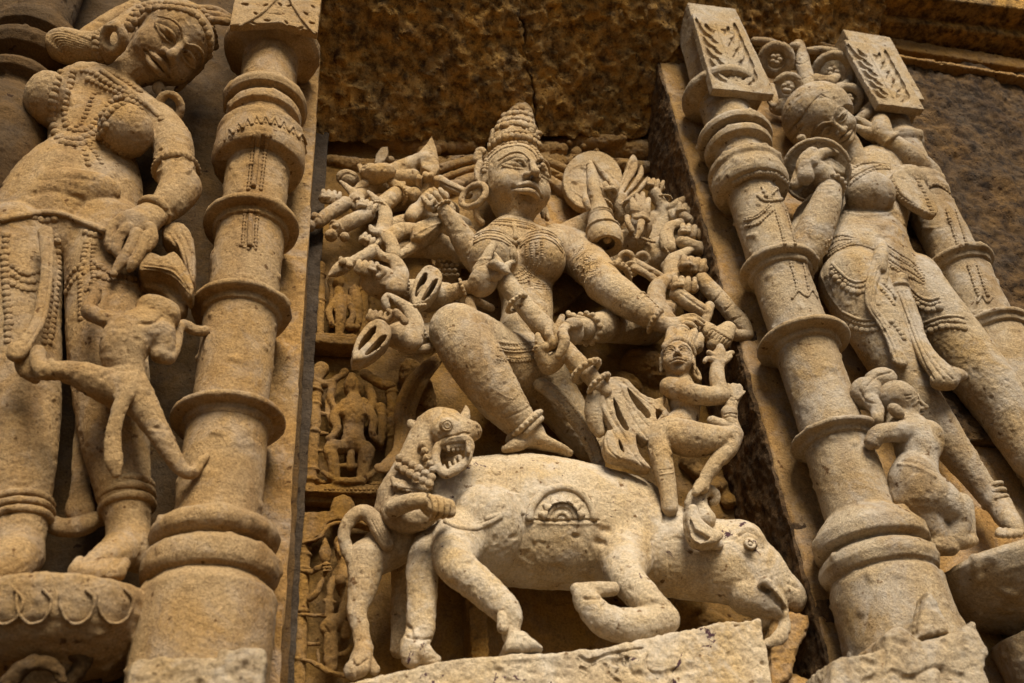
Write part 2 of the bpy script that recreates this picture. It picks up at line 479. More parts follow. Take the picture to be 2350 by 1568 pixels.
# ------------------------------------------------------------------ turned stone
def axis_pt(A0, py):
    yy = (CY - py) / F
    sU = -(A0[1] + yy * A0[2]) / (UP[1] + yy * UP[2])
    return A0 + UP * sU
def lathe(name, base, profile, mat, parent=None, seg=120, rough=1.0, sub=3.0, half=False):
    """vertical turned shaft; base=(x,y,h) a point of its axis; profile: (py of the axis, radius in frame units) from bottom to top"""
    A0 = W(*base); pts = []
    for py, r in profile:
        p = axis_pt(A0, py); pts.append(((p - A0) @ UP, r * (-p[2] / F)))
    dense = []
    for (a, ra), (b, rb) in zip(pts[:-1], pts[1:]):
        m = max(1, int(math.hypot(b - a, rb - ra) / sub))
        for t in np.arange(m) / m: dense.append((a + (b - a) * t, ra + (rb - ra) * t))
    dense.append(pts[-1]); dn = np.array(dense)
    an = np.arange(seg) * 2 * math.pi / seg
    V = A0 + dn[:, 0][:, None, None] * UP + dn[:, 1][:, None, None] * (np.cos(an)[None, :, None] * RT + np.sin(an)[None, :, None] * NF)
    V = V.reshape(-1, 3); m = len(dn)
    i = np.arange(m - 1)[:, None]; j = np.arange(seg)[None, :]; j2 = (j + 1) % seg
    Q = np.stack(np.broadcast_arrays(i * seg + j, i * seg + j2, (i + 1) * seg + j2, (i + 1) * seg + j), -1).reshape(-1, 4).astype(np.int32)
    N = normals_of(V, Q)
    wear = rough * (1.1 * vnoise(V, 45) + .7 * vnoise(V + 50, 15) + .7 * vnoise(V + 20, 6.5))
    wear -= rough * 11 * np.maximum(vnoise(V + 200, 19) - .52, 0)
    V = V + N * wear[:, None]
    o = mesh_obj(name, V, Q, mat, parent)
    b = BVHTree.FromPolygons([Vector(p) for p in V], [tuple(q) for q in Q.tolist()])
    return o, b

def slab(name, corners, mat, parent=None, res=6.0, amp=(3, 2, 1), wl=(90, 30, 11), back=None, edge=2.5):
    """four corners (camera space, counter-clockwise from the camera) -> a dense, rough stone face with a real thickness"""
    a, b, c, d = [np.asarray(q, float) for q in corners]
    nu = max(2, int(max(np.linalg.norm(b - a), np.linalg.norm(c - d)) / res)); nv = max(2, int(max(np.linalg.norm(d - a), np.linalg.norm(c - b)) / res))
    u = np.linspace(0, 1, nu + 1)[:, None, None]; v = np.linspace(0, 1, nv + 1)[None, :, None]
    P = (a * (1 - u) * (1 - v) + b * u * (1 - v) + c * u * v + d * (1 - u) * v).reshape(-1, 3)
    i = np.arange(nu)[:, None]; j = np.arange(nv)[None, :]; s = nv + 1
    Q = np.stack(np.broadcast_arrays(i * s + j, (i + 1) * s + j, (i + 1) * s + j + 1, i * s + j + 1), -1).reshape(-1, 4)
    n = nrm(np.cross(b - a, d - a))
    disp = sum(A * vnoise(P + 13 * q, w) for q, (A, w) in enumerate(zip(amp, wl)))
    e1 = nrm(b - a); e2 = np.cross(n, e1)
    top = P + n * disp[:, None] + edge * (np.outer(vnoise(P + 300, 26) + .5 * vnoise(P + 340, 9), e1) + np.outer(vnoise(P + 400, 26) + .5 * vnoise(P + 440, 9), e2))
    if back is None: return mesh_obj(name, top, Q.astype(np.int32), mat, parent)
    m = len(P); B = top - n * back
    rim = [k * s for k in range(nu + 1)] ; rim2 = [nu * s + k for k in range(1, nv + 1)]; rim3 = [k * s + nv for k in range(nu - 1, -1, -1)]; rim4 = [k for k in range(nv - 1, 0, -1)]
    loop = np.array(rim + rim2 + rim3 + rim4); nx = np.roll(loop, -1)
    side = np.column_stack([loop, loop + m, nx + m, nx])
    o = mesh_obj(name, np.vstack([top, B]), np.vstack([Q, Q[:, ::-1] + m, side]).astype(np.int32), mat, parent)
    return o
# ------------------------------------------------------------------ stone
def stone(name, base, warm, dark, grain=1.0, blotch=.45, bump=.5, stain=None, pit=.25, soot=.55, lichen=.3, speck=0.0, lcol=(.40, .37, .33)):
    m = bpy.data.materials.new(name); m.use_nodes = True; nt = m.node_tree; N = nt.nodes; L = nt.links
    b = N["Principled BSDF"]; b.inputs["Roughness"].default_value = .92
    b.inputs["Specular IOR Level"].default_value = .18
    geo = N.new("ShaderNodeNewGeometry")
    def noise(sc, det, rough=.6, dist=0):
        t = N.new("ShaderNodeTexNoise"); t.inputs["Scale"].default_value = sc; t.inputs["Detail"].default_value = det
        t.inputs["Roughness"].default_value = rough; t.inputs["Distortion"].default_value = dist
        L.new(geo.outputs["Position"], t.inputs["Vector"]); return t
    def ramp(src, a, c, ca=(0, 0, 0, 1), cb=(1, 1, 1, 1)):
        r = N.new("ShaderNodeValToRGB"); r.color_ramp.elements[0].position = a; r.color_ramp.elements[1].position = c
        r.color_ramp.elements[0].color = ca; r.color_ramp.elements[1].color = cb; L.new(src, r.inputs[0]); return r
    def mix(fac, a, c, mode='MIX', f=None):
        x = N.new("ShaderNodeMix"); x.data_type = 'RGBA'; x.blend_type = mode
        if fac is not None: L.new(fac, x.inputs[0])
        else: x.inputs[0].default_value = f
        for s, q in ((6, a), (7, c)):
            if isinstance(q, tuple): x.inputs[s].default_value = q
            else: L.new(q, x.inputs[s])
        return x.outputs[2]
    c4 = lambda c: (*c, 1)
    n1 = noise(7, 6, .62, .3); n2 = noise(26, 6, .65); n3 = noise(230, 5, .75); n4 = noise(700, 3, .65)
    col = mix(ramp(n1.outputs[0], .38, .66).outputs[0], c4(base), c4(warm))
    k = N.new("ShaderNodeMath"); k.operation = 'MULTIPLY'; k.inputs[1].default_value = blotch
    L.new(ramp(n2.outputs[0], .5, .72).outputs[0], k.inputs[0])
    col = mix(k.outputs[0], col, c4(dark))
    g = ramp(n3.outputs[0], .36, .62, (1 - .42 * grain,) * 3 + (1,), (1 + .16 * grain,) * 3 + (1,))
    col = mix(None, col, g.outputs[0], 'MULTIPLY', .85)
    # soot and rain streaks: long in height, patchy across
    mp = N.new("ShaderNodeMapping"); mp.inputs["Scale"].default_value = (9, 9, 1.6); L.new(geo.outputs["Position"], mp.inputs["Vector"])
    ns = N.new("ShaderNodeTexNoise"); ns.inputs["Scale"].default_value = 1.0; ns.inputs["Detail"].default_value = 7; ns.inputs["Roughness"].default_value = .68; L.new(mp.outputs[0], ns.inputs["Vector"])
    ks = N.new("ShaderNodeMath"); ks.operation = 'MULTIPLY'; ks.inputs[1].default_value = soot; L.new(ramp(ns.outputs[0], .47, .68).outputs[0], ks.inputs[0])
    col = mix(ks.outputs[0], col, (.50, .42, .36, 1), 'MULTIPLY')
    # grey lichen bloom
    nl = noise(13, 7, .7, .5); kl = N.new("ShaderNodeMath"); kl.operation = 'MULTIPLY'; kl.inputs[1].default_value = lichen; L.new(ramp(nl.outputs[0], .48, .66).outputs[0], kl.inputs[0])
    col = mix(kl.outputs[0], col, (*lcol, 1))
    # open pores
    npz = noise(62, 3, .5); col = mix(ramp(npz.outputs[0], .66, .73).outputs[0], col, (.35, .27, .2, 1), 'MULTIPLY')
    if speck:
        nq = noise(34, 6, .72); col = mix(ramp(nq.outputs[0], .40, .56, (.22, .19, .17, 1), (1.15, 1.1, 1, 1)).outputs[0], col, col) if False else mix(None, col, ramp(nq.outputs[0], .38, .58, (.16, .13, .11, 1), (1.2, 1.15, 1.05, 1)).outputs[0], 'MULTIPLY', speck)
    if stain:                                     # blotches of old paint, violet and ochre
        n5 = noise(stain[1], 5, .7, .6); sc_, colr = stain[0], stain[2]
        col = mix(ramp(n5.outputs[0], sc_, sc_ + .02).outputs[0], col, c4(colr))
    L.new(col, b.inputs["Base Color"])
    add = N.new("ShaderNodeMath"); add.operation = 'ADD'; L.new(n3.outputs[0], add.inputs[0])
    s2 = N.new("ShaderNodeMath"); s2.operation = 'MULTIPLY'; s2.inputs[1].default_value = .5; L.new(n4.outputs[0], s2.inputs[0]); L.new(s2.outputs[0], add.inputs[1])
    n6 = noise(85, 5, .65); add2 = N.new("ShaderNodeMath"); add2.operation = 'MULTIPLY_ADD'; add2.inputs[1].default_value = .9
    L.new(n6.outputs[0], add2.inputs[0]); L.new(add.outputs[0], add2.inputs[2])
    hgt = add2.outputs[0]
    if pit:
        v = N.new("ShaderNodeTexVoronoi"); v.inputs["Scale"].default_value = 75; L.new(geo.outputs["Position"], v.inputs["Vector"])
        pr = ramp(v.outputs["Distance"], .08, .3); pm = N.new("ShaderNodeMath"); pm.operation = 'MULTIPLY_ADD'; pm.inputs[1].default_value = pit
        L.new(pr.outputs[0], pm.inputs[0]); L.new(hgt, pm.inputs[2]); hgt = pm.outputs[0]
    bp = N.new("ShaderNodeBump"); bp.inputs["Strength"].default_value = bump; bp.inputs["Distance"].default_value = .005
    L.new(hgt, bp.inputs["Height"]); L.new(bp.outputs[0], b.inputs["Normal"])
    return m
PALE = stone("pale_sandstone", (.56, .41, .235), (.52, .325, .13), (.25, .15, .065), 1.0, .5, .9, soot=.6, lichen=.55, lcol=(.58, .49, .37))
BUFF = stone("buffalo_sandstone", (.62, .485, .315), (.56, .385, .185), (.33, .215, .115), 1.0, .38, .85, stain=(.635, 15, (.075, .036, .038)), soot=.4, lichen=.6, lcol=(.66, .57, .45))
TAN = stone("tan_sandstone", (.45, .295, .14), (.42, .24, .08), (.235, .14, .058), 1.0, .55, .9, soot=.7, lichen=.35, lcol=(.47, .38, .28))
GREY = stone("grey_sandstone", (.50, .385, .245), (.46, .30, .13), (.27, .185, .10), 1.0, .6, .9, soot=.65, lichen=.6, lcol=(.54, .47, .38))
OCHRE = stone("ochre_sandstone", (.28, .155, .048), (.34, .17, .03), (.13, .07, .024), .9, .6, .9, lichen=.1)
SHADE_UMBER = stone("shade_umber_sandstone", (.095, .056, .023), (.135, .07, .019), (.045, .028, .014), .9, .6, .85, lichen=.05)  # dark tone stands in for shade, painted into the stone colour
ROUGH = stone("rough_brown_rock", (.38, .235, .08), (.52, .275, .055), (.13, .08, .036), .8, .75, 1.0, pit=1.2, speck=.9, lichen=.1)
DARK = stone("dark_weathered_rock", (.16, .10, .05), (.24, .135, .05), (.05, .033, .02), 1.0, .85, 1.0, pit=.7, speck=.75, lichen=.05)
STRIP = stone("orange_sandstone", (.42, .255, .10), (.45, .24, .065), (.25, .142, .052), 1.0, .5, .9)
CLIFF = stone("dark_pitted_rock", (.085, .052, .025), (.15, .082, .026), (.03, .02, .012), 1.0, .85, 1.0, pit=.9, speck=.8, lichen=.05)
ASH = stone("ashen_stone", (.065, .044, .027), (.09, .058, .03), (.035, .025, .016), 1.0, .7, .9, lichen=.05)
# ================================================================== the wall and its bays
def beam(name, p, q, hgt, dep, mat, parent, rnd=3, vox=4, rough=2.5):
    """long horizontal stone: p, q = ends of its lower front edge"""
    a, b = W(*p), W(*q); L = np.linalg.norm(b - a); ax = nrm(b - a); up = nrm(UP - ax * (UP @ ax)); out = np.cross(ax, up)
    c = (a + b) / 2 + up * hgt / 2 - out * dep / 2
    s = Sculpt(cD0, vox=vox); hf = np.array((L, hgt, dep)) / 2
    x, y = proj(c); hh = hof(c); m = -c[2] / F
    s.box((x, y, hh), hf / m, axes=(ax, up, out), rnd=rnd, k=0)
    return s.build(name, mat, parent, rough=rough)

t = thing("niche_wall", "ochre back wall of the niche behind the many armed goddess", "wall", (1250, 1560, 0))
slab("masonry", [W(560, 1720, 0), W(2150, 1720, 0), W(1820, 285, 0), W(640, 285, 0)], OCHRE, t, 5, (7, 4, 2), (120, 40, 14), back=70)
s = Sculpt(cD0, 2.6, 8)               # broken ledge under the overhang
for i, (x, y, w, h_) in enumerate([(800, 300, 60, 28), (880, 320, 55, 34), (960, 340, 70, 24), (1330, 330, 110, 20), (1450, 345, 80, 26), (1240, 345, 60, 22), (1040, 335, 60, 22)]):
    s.ell((x, y, 6), (w, h_, 24), RNG.uniform(-12, 12), 10)
s.tube([(735, 365, 0), (900, 385, 4), (1100, 372, 5), (1300, 372, 5), (1560, 392, 0)], [14, 18, 18, 18, 14], 8)
for x, y in [(1000, 352), (1020, 361), (1046, 352), (1300, 356), (1322, 366), (1350, 354), (1410, 366), (1440, 358), (985, 364), (1060, 366)]:
    s.ell((x, y, 22), (8, 7, 14), 20, 3, 'sub')
s.build("ledge", STRIP, t, 3.0)

for grp in ([(1600, 1085, 26, 20), (1640, 1115, 30, 24), (1668, 1150, 24, 20), (1610, 1130, 30, 26), (1575, 1060, 20, 26)], [(1560, 1400, 60, 40), (1640, 1440, 50, 34)], [(1440, 1430, 70, 30)], [(1300, 870, 50, 60)], [(1480, 850, 60, 50), (1420, 900, 60, 50)], [(880, 1000, 40, 60)], [(960, 900, 36, 80)]):
    s = Sculpt(cD0, 2.4, 8)           # worn lumps of carving low on the wall
    for x, y, a_, b_ in grp: s.ell((x, y, 4), (a_, b_, 34), RNG.uniform(-30, 30), 14)
    for x, y in [(1600, 1085), (1640, 1118), (1668, 1150)][:3 if len(grp) == 5 else 0]: s.ell((x, y, 38), (10, 8, 14), 0, 3, 'sub')
    s.build("background_carving", OCHRE, t, 3.0)
s = Sculpt(cD0, 2.4, 8); s.box((1090, 1450, 24), (22, 110, 40), rnd=5, k=2); s.build("small_pier", OCHRE, t, 3.0)

t = thing("overhang", "rough dark brown rock overhang with rusty patches above the niche", "rock ceiling", (1150, 150, 200))
A, B = W(560, 318, -60), W(1900, 318, -60); A2 = W(1190, 318, -60); FR = NF * 335 + UP * 265
for p, q, dz in ((A, A2 - RT * 4, 0), (A2 + RT * 4, B, 14)):
    sk_ = -RT * 110
    slab("soffit", [p + FR + UP * dz + (sk_ if p is not A else 0), q + FR + UP * dz + (sk_ if q is not B else 0), q + UP * dz, p + UP * dz], ROUGH, t, 3, (11, 9, 8), (150, 46, 16), back=160, edge=9)

t = thing("left_bay", "tan wall behind the big leaning woman and the left column", "wall", (350, 1560, 150))
slab("backing", [W(-420, 1700, 120), W(655, 1700, 120), W(760, -520, 120), W(-420, -520, 120)], SHADE_UMBER, t, 6, (6, 3, 1.5), back=120)  # wall colour darkened to carry the shade behind the woman
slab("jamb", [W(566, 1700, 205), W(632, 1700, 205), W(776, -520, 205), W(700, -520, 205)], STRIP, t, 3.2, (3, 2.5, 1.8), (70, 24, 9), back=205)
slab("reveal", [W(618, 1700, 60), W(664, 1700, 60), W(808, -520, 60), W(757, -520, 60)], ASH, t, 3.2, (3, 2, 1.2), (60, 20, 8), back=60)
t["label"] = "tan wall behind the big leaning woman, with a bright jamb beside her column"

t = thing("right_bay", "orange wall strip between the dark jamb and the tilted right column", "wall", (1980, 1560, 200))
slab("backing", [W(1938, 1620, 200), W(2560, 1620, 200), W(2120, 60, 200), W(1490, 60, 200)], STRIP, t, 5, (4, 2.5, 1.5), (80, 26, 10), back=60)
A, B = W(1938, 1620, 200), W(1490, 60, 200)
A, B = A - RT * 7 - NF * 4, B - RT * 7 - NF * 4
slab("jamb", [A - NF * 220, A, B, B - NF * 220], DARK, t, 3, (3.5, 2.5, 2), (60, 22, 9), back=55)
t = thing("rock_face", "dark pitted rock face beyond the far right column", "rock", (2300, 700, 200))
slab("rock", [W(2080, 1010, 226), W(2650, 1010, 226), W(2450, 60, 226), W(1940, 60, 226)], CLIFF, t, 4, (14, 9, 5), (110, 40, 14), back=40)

t = thing("cornice", "brown stone cornice beams running along the top right edge", "cornice", (2000, 60, 300))
beam("lower_course", (1240, -22, 248), (2560, 192, 248), 55, 230, OCHRE, t, 5)
beam("middle_course", (1380, -40, 300), (2600, 118, 300), 62, 330, ROUGH, t, 9)
beam("upper_course", (1500, -80, 370), (2700, 62, 370), 120, 420, ROUGH, t, 6)
beam("fillet", (1240, -4, 258), (2560, 211, 258), 12, 230, STRIP, t, 4, 3)

def column(label, cat_px, axis, profile, mat, group, extra=None, seg=128):
    t = thing("stone_column", label, "column", cat_px, group)
    o, b = lathe("shaft", axis, profile, mat, t, seg)
    return t, b
GC = "carved ringed columns framing the niche"
def disc(y, R, th, r_in, r_up):
    """a flat ring: y of its centre on the axis, outer radius, thickness"""
    return [(y + th * 1.7, r_in), (y + th * 1.5, r_in + 7), (y + th * .7, r_in + 9), (y + th * .6, R * .9), (y + th * .35, R * .985), (y, R), (y - th * .35, R * .985), (y - th * .55, R * .93), (y - th * .7, r_up + 3), (y - th * .9, r_up)]
# ---- left column (profile listed from the bottom)
AX1 = (521, 1000, 275)
pr = [(1640, 158), (1480, 158), (1385, 157), (1372, 150), (1362, 138)]
pr += [(1352, 132), (1346, 146), (1334, 154), (1318, 156), (1300, 154), (1288, 146), (1280, 130), (1276, 116)]
pr += [(1270, 114), (1266, 130), (1256, 142), (1242, 147), (1228, 142), (1218, 130), (1211, 112), (1206, 100), (1200, 97)]
pr += [(1130, 96), (1010, 93)] + disc(970, 128, 14, 93, 84)
pr += [(860, 84), (770, 82)] + disc(716, 112, 13, 82, 77)
pr += [(620, 77)] + disc(523, 107, 13, 76, 72)
pr += [(440, 71), (395, 71), (390, 97), (384, 101), (374, 103), (350, 101), (338, 99), (330, 101), (322, 100), (316, 92), (306, 72), (300, 70)]
pr += [(288, 70), (284, 82), (274, 84), (268, 82), (262, 74), (258, 72), (256, 90), (248, 95), (240, 93), (234, 66), (228, 62)]
pr += [(170, 62), (142, 62), (136, 74), (130, 98), (124, 106), (116, 108), (112, 104)]
t, b1 = column("thick ringed column at the left beside the big leaning woman", (500, 1560, 275), AX1, pr, TAN, GC)
sk = Skin(b1); bt = Bits()
for off in (0, 42): bt.beads(sk, cA, [(1735 + off * 2, 930), (1712 + off * 2, 1110), (1692 + off * 2, 1290)], 14)
bt.beads(sk, cA, [(1715, 925), (1780, 915), (1840, 925)], 15, 1.6); bt.cord(sk, cA, [(1760, 900), (1745, 1100), (1725, 1280)], 18, sink=.5)
bt.cut()
for off in (0, 42): bt.beads(sk, cB, [(1670 + off * 2, 70), (1660 + off * 2, 190), (1655 + off * 2, 300)], 14); bt.beads(sk, cB, [(1640 + off * 2, 300), (1690 + off * 1.2, 325)], 12)
bt.cord(sk, cB, [(1712, 60), (1702, 190), (1698, 310)], 18, sink=.5)
bt.build("bead_pendant", TAN, t); bt = Bits()
for i in range(9):                                    # zigzag of the necking band
    a = 1530 + i * 62; yy = lambda x: 820 + ((x - 1790) / 330) ** 2 * 190
    bt.cord(sk, cA, [(a, yy(a) + 25), (a + 31, yy(a + 31) - 30), (a + 62, yy(a + 62) + 25)], 10)
    bt.beads(sk, cA, [(a + 31, yy(a + 31) + 14), (a + 32, yy(a + 31) + 15)], 9)
bt.build("zigzag_frieze", TAN, t)
s = Sculpt(cD0, 2.2, 6)                               # capital block over the left column
s.poly([(528, 66), (556, -110), (752, -130), (728, 84), (640, 60)], 372, 10, 4)
s.poly([(540, 60), (566, -110), (740, -130), (722, 76)], 290, 90, 4)
for (x, y, r) in [(560, 8, 0), (585, 30, 30), (610, 10, -40), (640, 30, 20), (665, 12, -20), (700, 30, 35), (715, 52, 10), (690, 62, -30), (580, 52, 20), (612, 46, 0), (655, 50, 50), (640, 8, 50), (716, 14, 40)]:
    s.ell((x, y, 384), (9, 3.6, 10), r, 1.5, 'sub')
s.tube([(550, 60, 385), (600, 30, 385), (640, -10, 385)], [3, 3, 3], 2); s.tube([(722, 78, 385), (690, 40, 385), (660, -10, 385)], [3, 3, 3], 2)
s.build("capital", TAN, t)
s = Sculpt(cD0, 2.6, 8)                               # broken squared blocks of its plinth
s.box((405, 1606, 418), (112, 90, 36), rnd=10); s.ell((320, 1516, 440), (60, 22, 30), 0, 10, 'sub')
s.box((550, 1566, 425), (54, 72, 30), rnd=7, k=2)
s.build("plinth_block", GREY, t, 3.0)
# ---- far left column, mostly behind the woman
pr = [(520, 60), (470, 92), (400, 112), (330, 112), (270, 92), (232, 62), (222, 62), (214, 84), (204, 90), (196, 84), (186, 60), (176, 60), (168, 92), (156, 104), (146, 104), (136, 78), (126, 74), (118, 96), (104, 100), (92, 96), (84, 62), (40, 60), (-420, 60)]
t, _ = column("shade-toned bulging column at the far left edge behind the woman's hair bun", (0, 500, 200), (8, 300, 215), pr, SHADE_UMBER, GC)  # column stone painted darker, as though shaded
# ---- right column
AX2 = (1908, 985, 275)
pr = [(1640, 150), (1500, 139), (1352, 128), (1340, 122), (1335, 118)]
pr += [(1333, 118), (1327, 128), (1308, 135), (1292, 130), (1282, 118), (1277, 106)]
pr += [(1272, 106), (1268, 122), (1262, 130), (1236, 129), (1228, 122), (1216, 112), (1200, 96), (1192, 86), (1186, 80)]
pr += [(1090, 78)] + disc(1012, 103, 11, 77, 71)
pr += [(900, 70)] + disc(792, 106, 12, 70, 66)
pr += [(700, 65)] + disc(622, 90, 11, 64, 60)
pr += [(520, 59), (452, 58), (446, 82), (440, 86), (428, 88), (414, 84), (410, 82), (404, 87), (396, 86), (390, 80), (380, 60), (366, 58)]
pr += [(358, 58), (354, 76), (346, 78), (340, 74), (336, 60), (332, 60), (330, 84), (322, 86), (316, 82), (310, 56)]
pr += [(262, 53), (240, 53), (236, 64), (232, 84), (226, 88), (220, 86)]
t, b2 = column("tilted ringed column standing between the dark jamb and the mirror bearer", (2040, 1500, 275), AX2, pr, GREY, GC)
sk = Skin(b2); bt = Bits()
for o in (0, 70): bt.beads(sk, cK, [(680 + o * 1.2, 420), (710 + o * 1.1, 530), (725 + o * 1.1, 600)], 13)
bt.cord(sk, cK, [(690, 665), (730, 610), (790, 650), (820, 605), (860, 660)], 10)
bt.cut()
for o in (0, 70): bt.beads(sk, cK, [(575 + o, 60), (610 + o, 180), (640 + o, 290)], 13)
bt.beads(sk, cK, [(365, 130), (450, 110), (540, 30)], 10); bt.beads(sk, cK, [(375, 170), (460, 150), (550, 65)], 12); bt.cord(sk, cK, [(362, 118), (448, 95), (535, 15)], 6)
bt.cut(); bt.beads(sk, cJ, [(470, 1190), (560, 1145), (650, 1125), (740, 1140), (810, 1190)], 19, 1.5); bt.cut()
bt.beads(sk, cJ, [(650, 1220), (690, 1290), (760, 1300)], 16); bt.beads(sk, cJ, [(740, 1230), (700, 1280)], 16)
bt.cord(sk, cJ, [(620, 1270), (680, 1310), (790, 1290)], 12)
bt.build("bead_pendant", GREY, t)
def capital(t, mat, TL, TR, BR, BL, lean, h):
    s = Sculpt(cJ, 1.7, 4)
    c = [TL, TR, BR, BL]
    s.poly(c, h, 12, 2)
    s.poly([(x - lean * .35, y) for x, y in c], h - 55, 46, 3)
    lerp = lambda u, v: tuple((1 - u) * (1 - v) * a + u * (1 - v) * b + u * v * cc + (1 - u) * v * d for a, b, cc, d in zip(TL, TR, BR, BL))
    def cut(us, w, dep=9):
        s.tube([(*lerp(*p), h + 8) for p in us], [w * q for q in (.5, 1.0, .8, .4)][:len(us)], 1, 'sub'); s.tube([(*lerp(*p), h + 13) for p in us], [w * q for q in (.5, 1.0, .8, .4)][:len(us)], 1, 'sub')
    for sg in (-1, 1):
        f = lambda u, v: (.5 + sg * u, v)
        for v0 in (.17, .32, .47, .62, .77):
            wd = .40 - max(0, v0 - .7) * .4
            cut([f(wd, v0 - .15), f(wd * .95, v0 - .03), f(wd * .72, v0 + .05), f(.15, v0 + .08)], 17)
            cut([f(wd * .6, v0 - .10), f(wd * .5, v0 - .04), f(.12, v0 + .01)], 13)
        s.ell((*lerp(.5 + sg * .16, .13), h + 12), (34, 24, 14), 0, 1, 'sub')
    s.tube([(*lerp(.5, .05), h + 12), (*lerp(.5, .5), h + 12), (*lerp(.5, .8), h + 12)], [8, 8, 8], 3)
    s.ell((*lerp(.5, .98), h + 14), (70, 34, 40), 20, 2, 'sub')
    s.build("capital", mat, t, .7)
capital(t, GREY, (185, 112), (492, 150), (716, 640), (320, 600), 160, 345)
# ---- far right column
AX3 = (2195, 603, 262)
pr = [(1500, 96), (1100, 84), (960, 80), (840, 76)] + disc(760, 84, 10, 66, 60)
pr += [(680, 59)] + disc(612, 78, 10, 58, 54)
pr += [(520, 52), (472, 51), (466, 50), (462, 54), (452, 56), (444, 54), (436, 56), (428, 54), (420, 44), (350, 44), (345, 50), (338, 54), (330, 50), (322, 42), (285, 42), (280, 62), (272, 68), (266, 66)]
t, b3 = column("farthest right column half hidden behind the mirror bearer's left side", (2330, 1100, 262), AX3, pr, GREY, GC)
sk = Skin(b3); bt = Bits()
for o in (0, 62): bt.beads(sk, cK, [(1890 + o, 440), (1930 + o, 560), (1960 + o, 640)], 13)
bt.cord(sk, cK, [(1950, 690), (1985, 640), (2020, 690), (2050, 650)], 10)
bt.cut()
for o in (0, 62): bt.beads(sk, cK, [(1740 + o, 60), (1780 + o, 180), (1815 + o, 290)], 12)
bt.cut(); bt.beads(sk, cJ, [(1700, 1240), (1780, 1200), (1880, 1270)], 14)
bt.build("bead_pendant", GREY, t)
capital(t, GREY, (1170, 280), (1470, 330), (1690, 735), (1395, 700), 120, 335)
# ---- scrolling stalks between the two capitals
t = thing("stone_scroll", "curling carved vine stalks between the two leaf capitals", "carving", (1840, 250, 240))
s = Sculpt(cJ, 1.7, 5)
s.tube([(975, 680, 262), (930, 480, 268), (885, 300, 272)], [52, 48, 42], 6)
s.tube([(885, 310, 275), (850, 300, 290)], [38, 26], 4)
for (x, y, R, r, a0) in [(740, 390, 88, 32, 0), (815, 570, 72, 28, 40), (1110, 470, 108, 30, 20), (1205, 650, 78, 28, 0)]:
    s.ring((x, y, 268), R, r, k=6)
    s.ell((x, y, 232), (R * .9, R * .9, 22), 0, 4)
    for i in range(5):
        an = i * 1.3 + a0; s.ball(x + 24 * math.cos(an), y + 24 * math.sin(an), 285, 17, 3)
s.tube([(600, 270, 262), (700, 280, 265), (820, 330, 262)], [26, 30, 20], 6); s.tube([(950, 330, 262), (1050, 330, 268), (1170, 350, 262)], [24, 30, 26], 6)
s.tube([(1040, 640, 262), (1080, 590, 275), (1180, 560, 275), (1240, 500, 270)], [40, 34, 30, 26], 6)
s.tube([(710, 560, 280), (735, 640, 290), (720, 690, 286), (690, 650, 288)], [20, 20, 16, 12], 5)
s.tube([(1000, 520, 280), (1060, 540, 290), (1140, 500, 285)], [40, 46, 20], 8)
s.ell((800, 700, 235), (110, 60, 26), 0, 8)
for y in (420, 520): s.stroke([(840, y - 20), (900, y), (960, y - 30)], 6, -1.6)
s.build("stalks", GREY, t)

fl = slab("floor", [W(1174, 784, 0) - UP * 1900 + RT * -9000 + NF * 9000, W(1174, 784, 0) - UP * 1900 + RT * 9000 + NF * 9000, W(1174, 784, 0) - UP * 1900 + RT * 9000 - NF * 100, W(1174, 784, 0) - UP * 1900 - RT * 9000 - NF * 100], SHADE_UMBER, None, 400, (6, 3, 1))  # unseen ground below the frame, added for its bounce light
fl["kind"] = "structure"
# ================================================================== the many armed goddess
def fist(s, x, y, h, size, ang, thumb=1, n=4, open_=0.0):
    """closed hand: palm and four curled fingers in a row along ang (degrees in the picture), knuckles toward the viewer"""
    size *= 1.14; a = math.radians(ang); u = (math.cos(a), math.sin(a)); v = (-u[1], u[0])
    q = lambda i, j, d: (x + (u[0] * i + v[0] * j) * size, y + (u[1] * i + v[1] * j) * size, h + d * size * s.c.k)
    s.tube([q(-.8, .2, -.25), q(.8, .2, -.25)], [.62 * size, .58 * size], size * .25)
    for i in range(n):
        o = -.9 + 1.8 * i / (n - 1); r = (.3, .32, .31, .26)[i % 4] * size
        s.tube([q(o, .45, .15), q(o * 1.04, -.25 - open_, .5), q(o * 1.04, -.62 - open_, .2), q(o, -.35 - open_, -.1)], [r, r, r * .9, r * .8], size * .07, n=4)
    s.tube([q(-1.0 * thumb, .5, .1), q(-.9 * thumb, .1, .62), q(-.2 * thumb, -.05, .78)], [.3 * size, .28 * size, .22 * size], size * .08, n=4)
def chook(s, pts, h, rs, dh=0):
    """hand bent back from the wrist: broad palm running out into pointed fingertips"""
    m = len(pts); rs = [r * (1.42 - .3 * i / (m - 1)) for i, r in enumerate(rs)]
    s.tube([(x, y, h + dh * i / max(m - 1, 1)) for i, (x, y) in enumerate(pts)], rs, 6, flat=(UP * .3 + NF, .8))

GODDESS = thing("goddess_statue", "pale many armed goddess carved in high relief with a tall crown", "statue", (1230, 1040, 60))
s = Sculpt(cD0, 1.75, 14)
# --- trunk
s.tube([(1172, 560, 92), (1180, 520, 100), (1186, 470, 112)], [66, 41, 40], 10)                 # neck
s.tube([(1120, 572, 85), (1190, 570, 96), (1290, 578, 80)], [46, 56, 48], 20)                   # shoulders
s.tube([(1190, 590, 92), (1208, 680, 96), (1206, 760, 98), (1190, 850, 100)], [72, 60, 62, 84], 20)
s.ell((1130, 592, 148), (58, 60, 54), 0, 10); s.ell((1241, 596, 146), (57, 60, 56), 0, 10)
s.ell((1205, 760, 135), (56, 46, 40), 0, 18)                                                    # belly
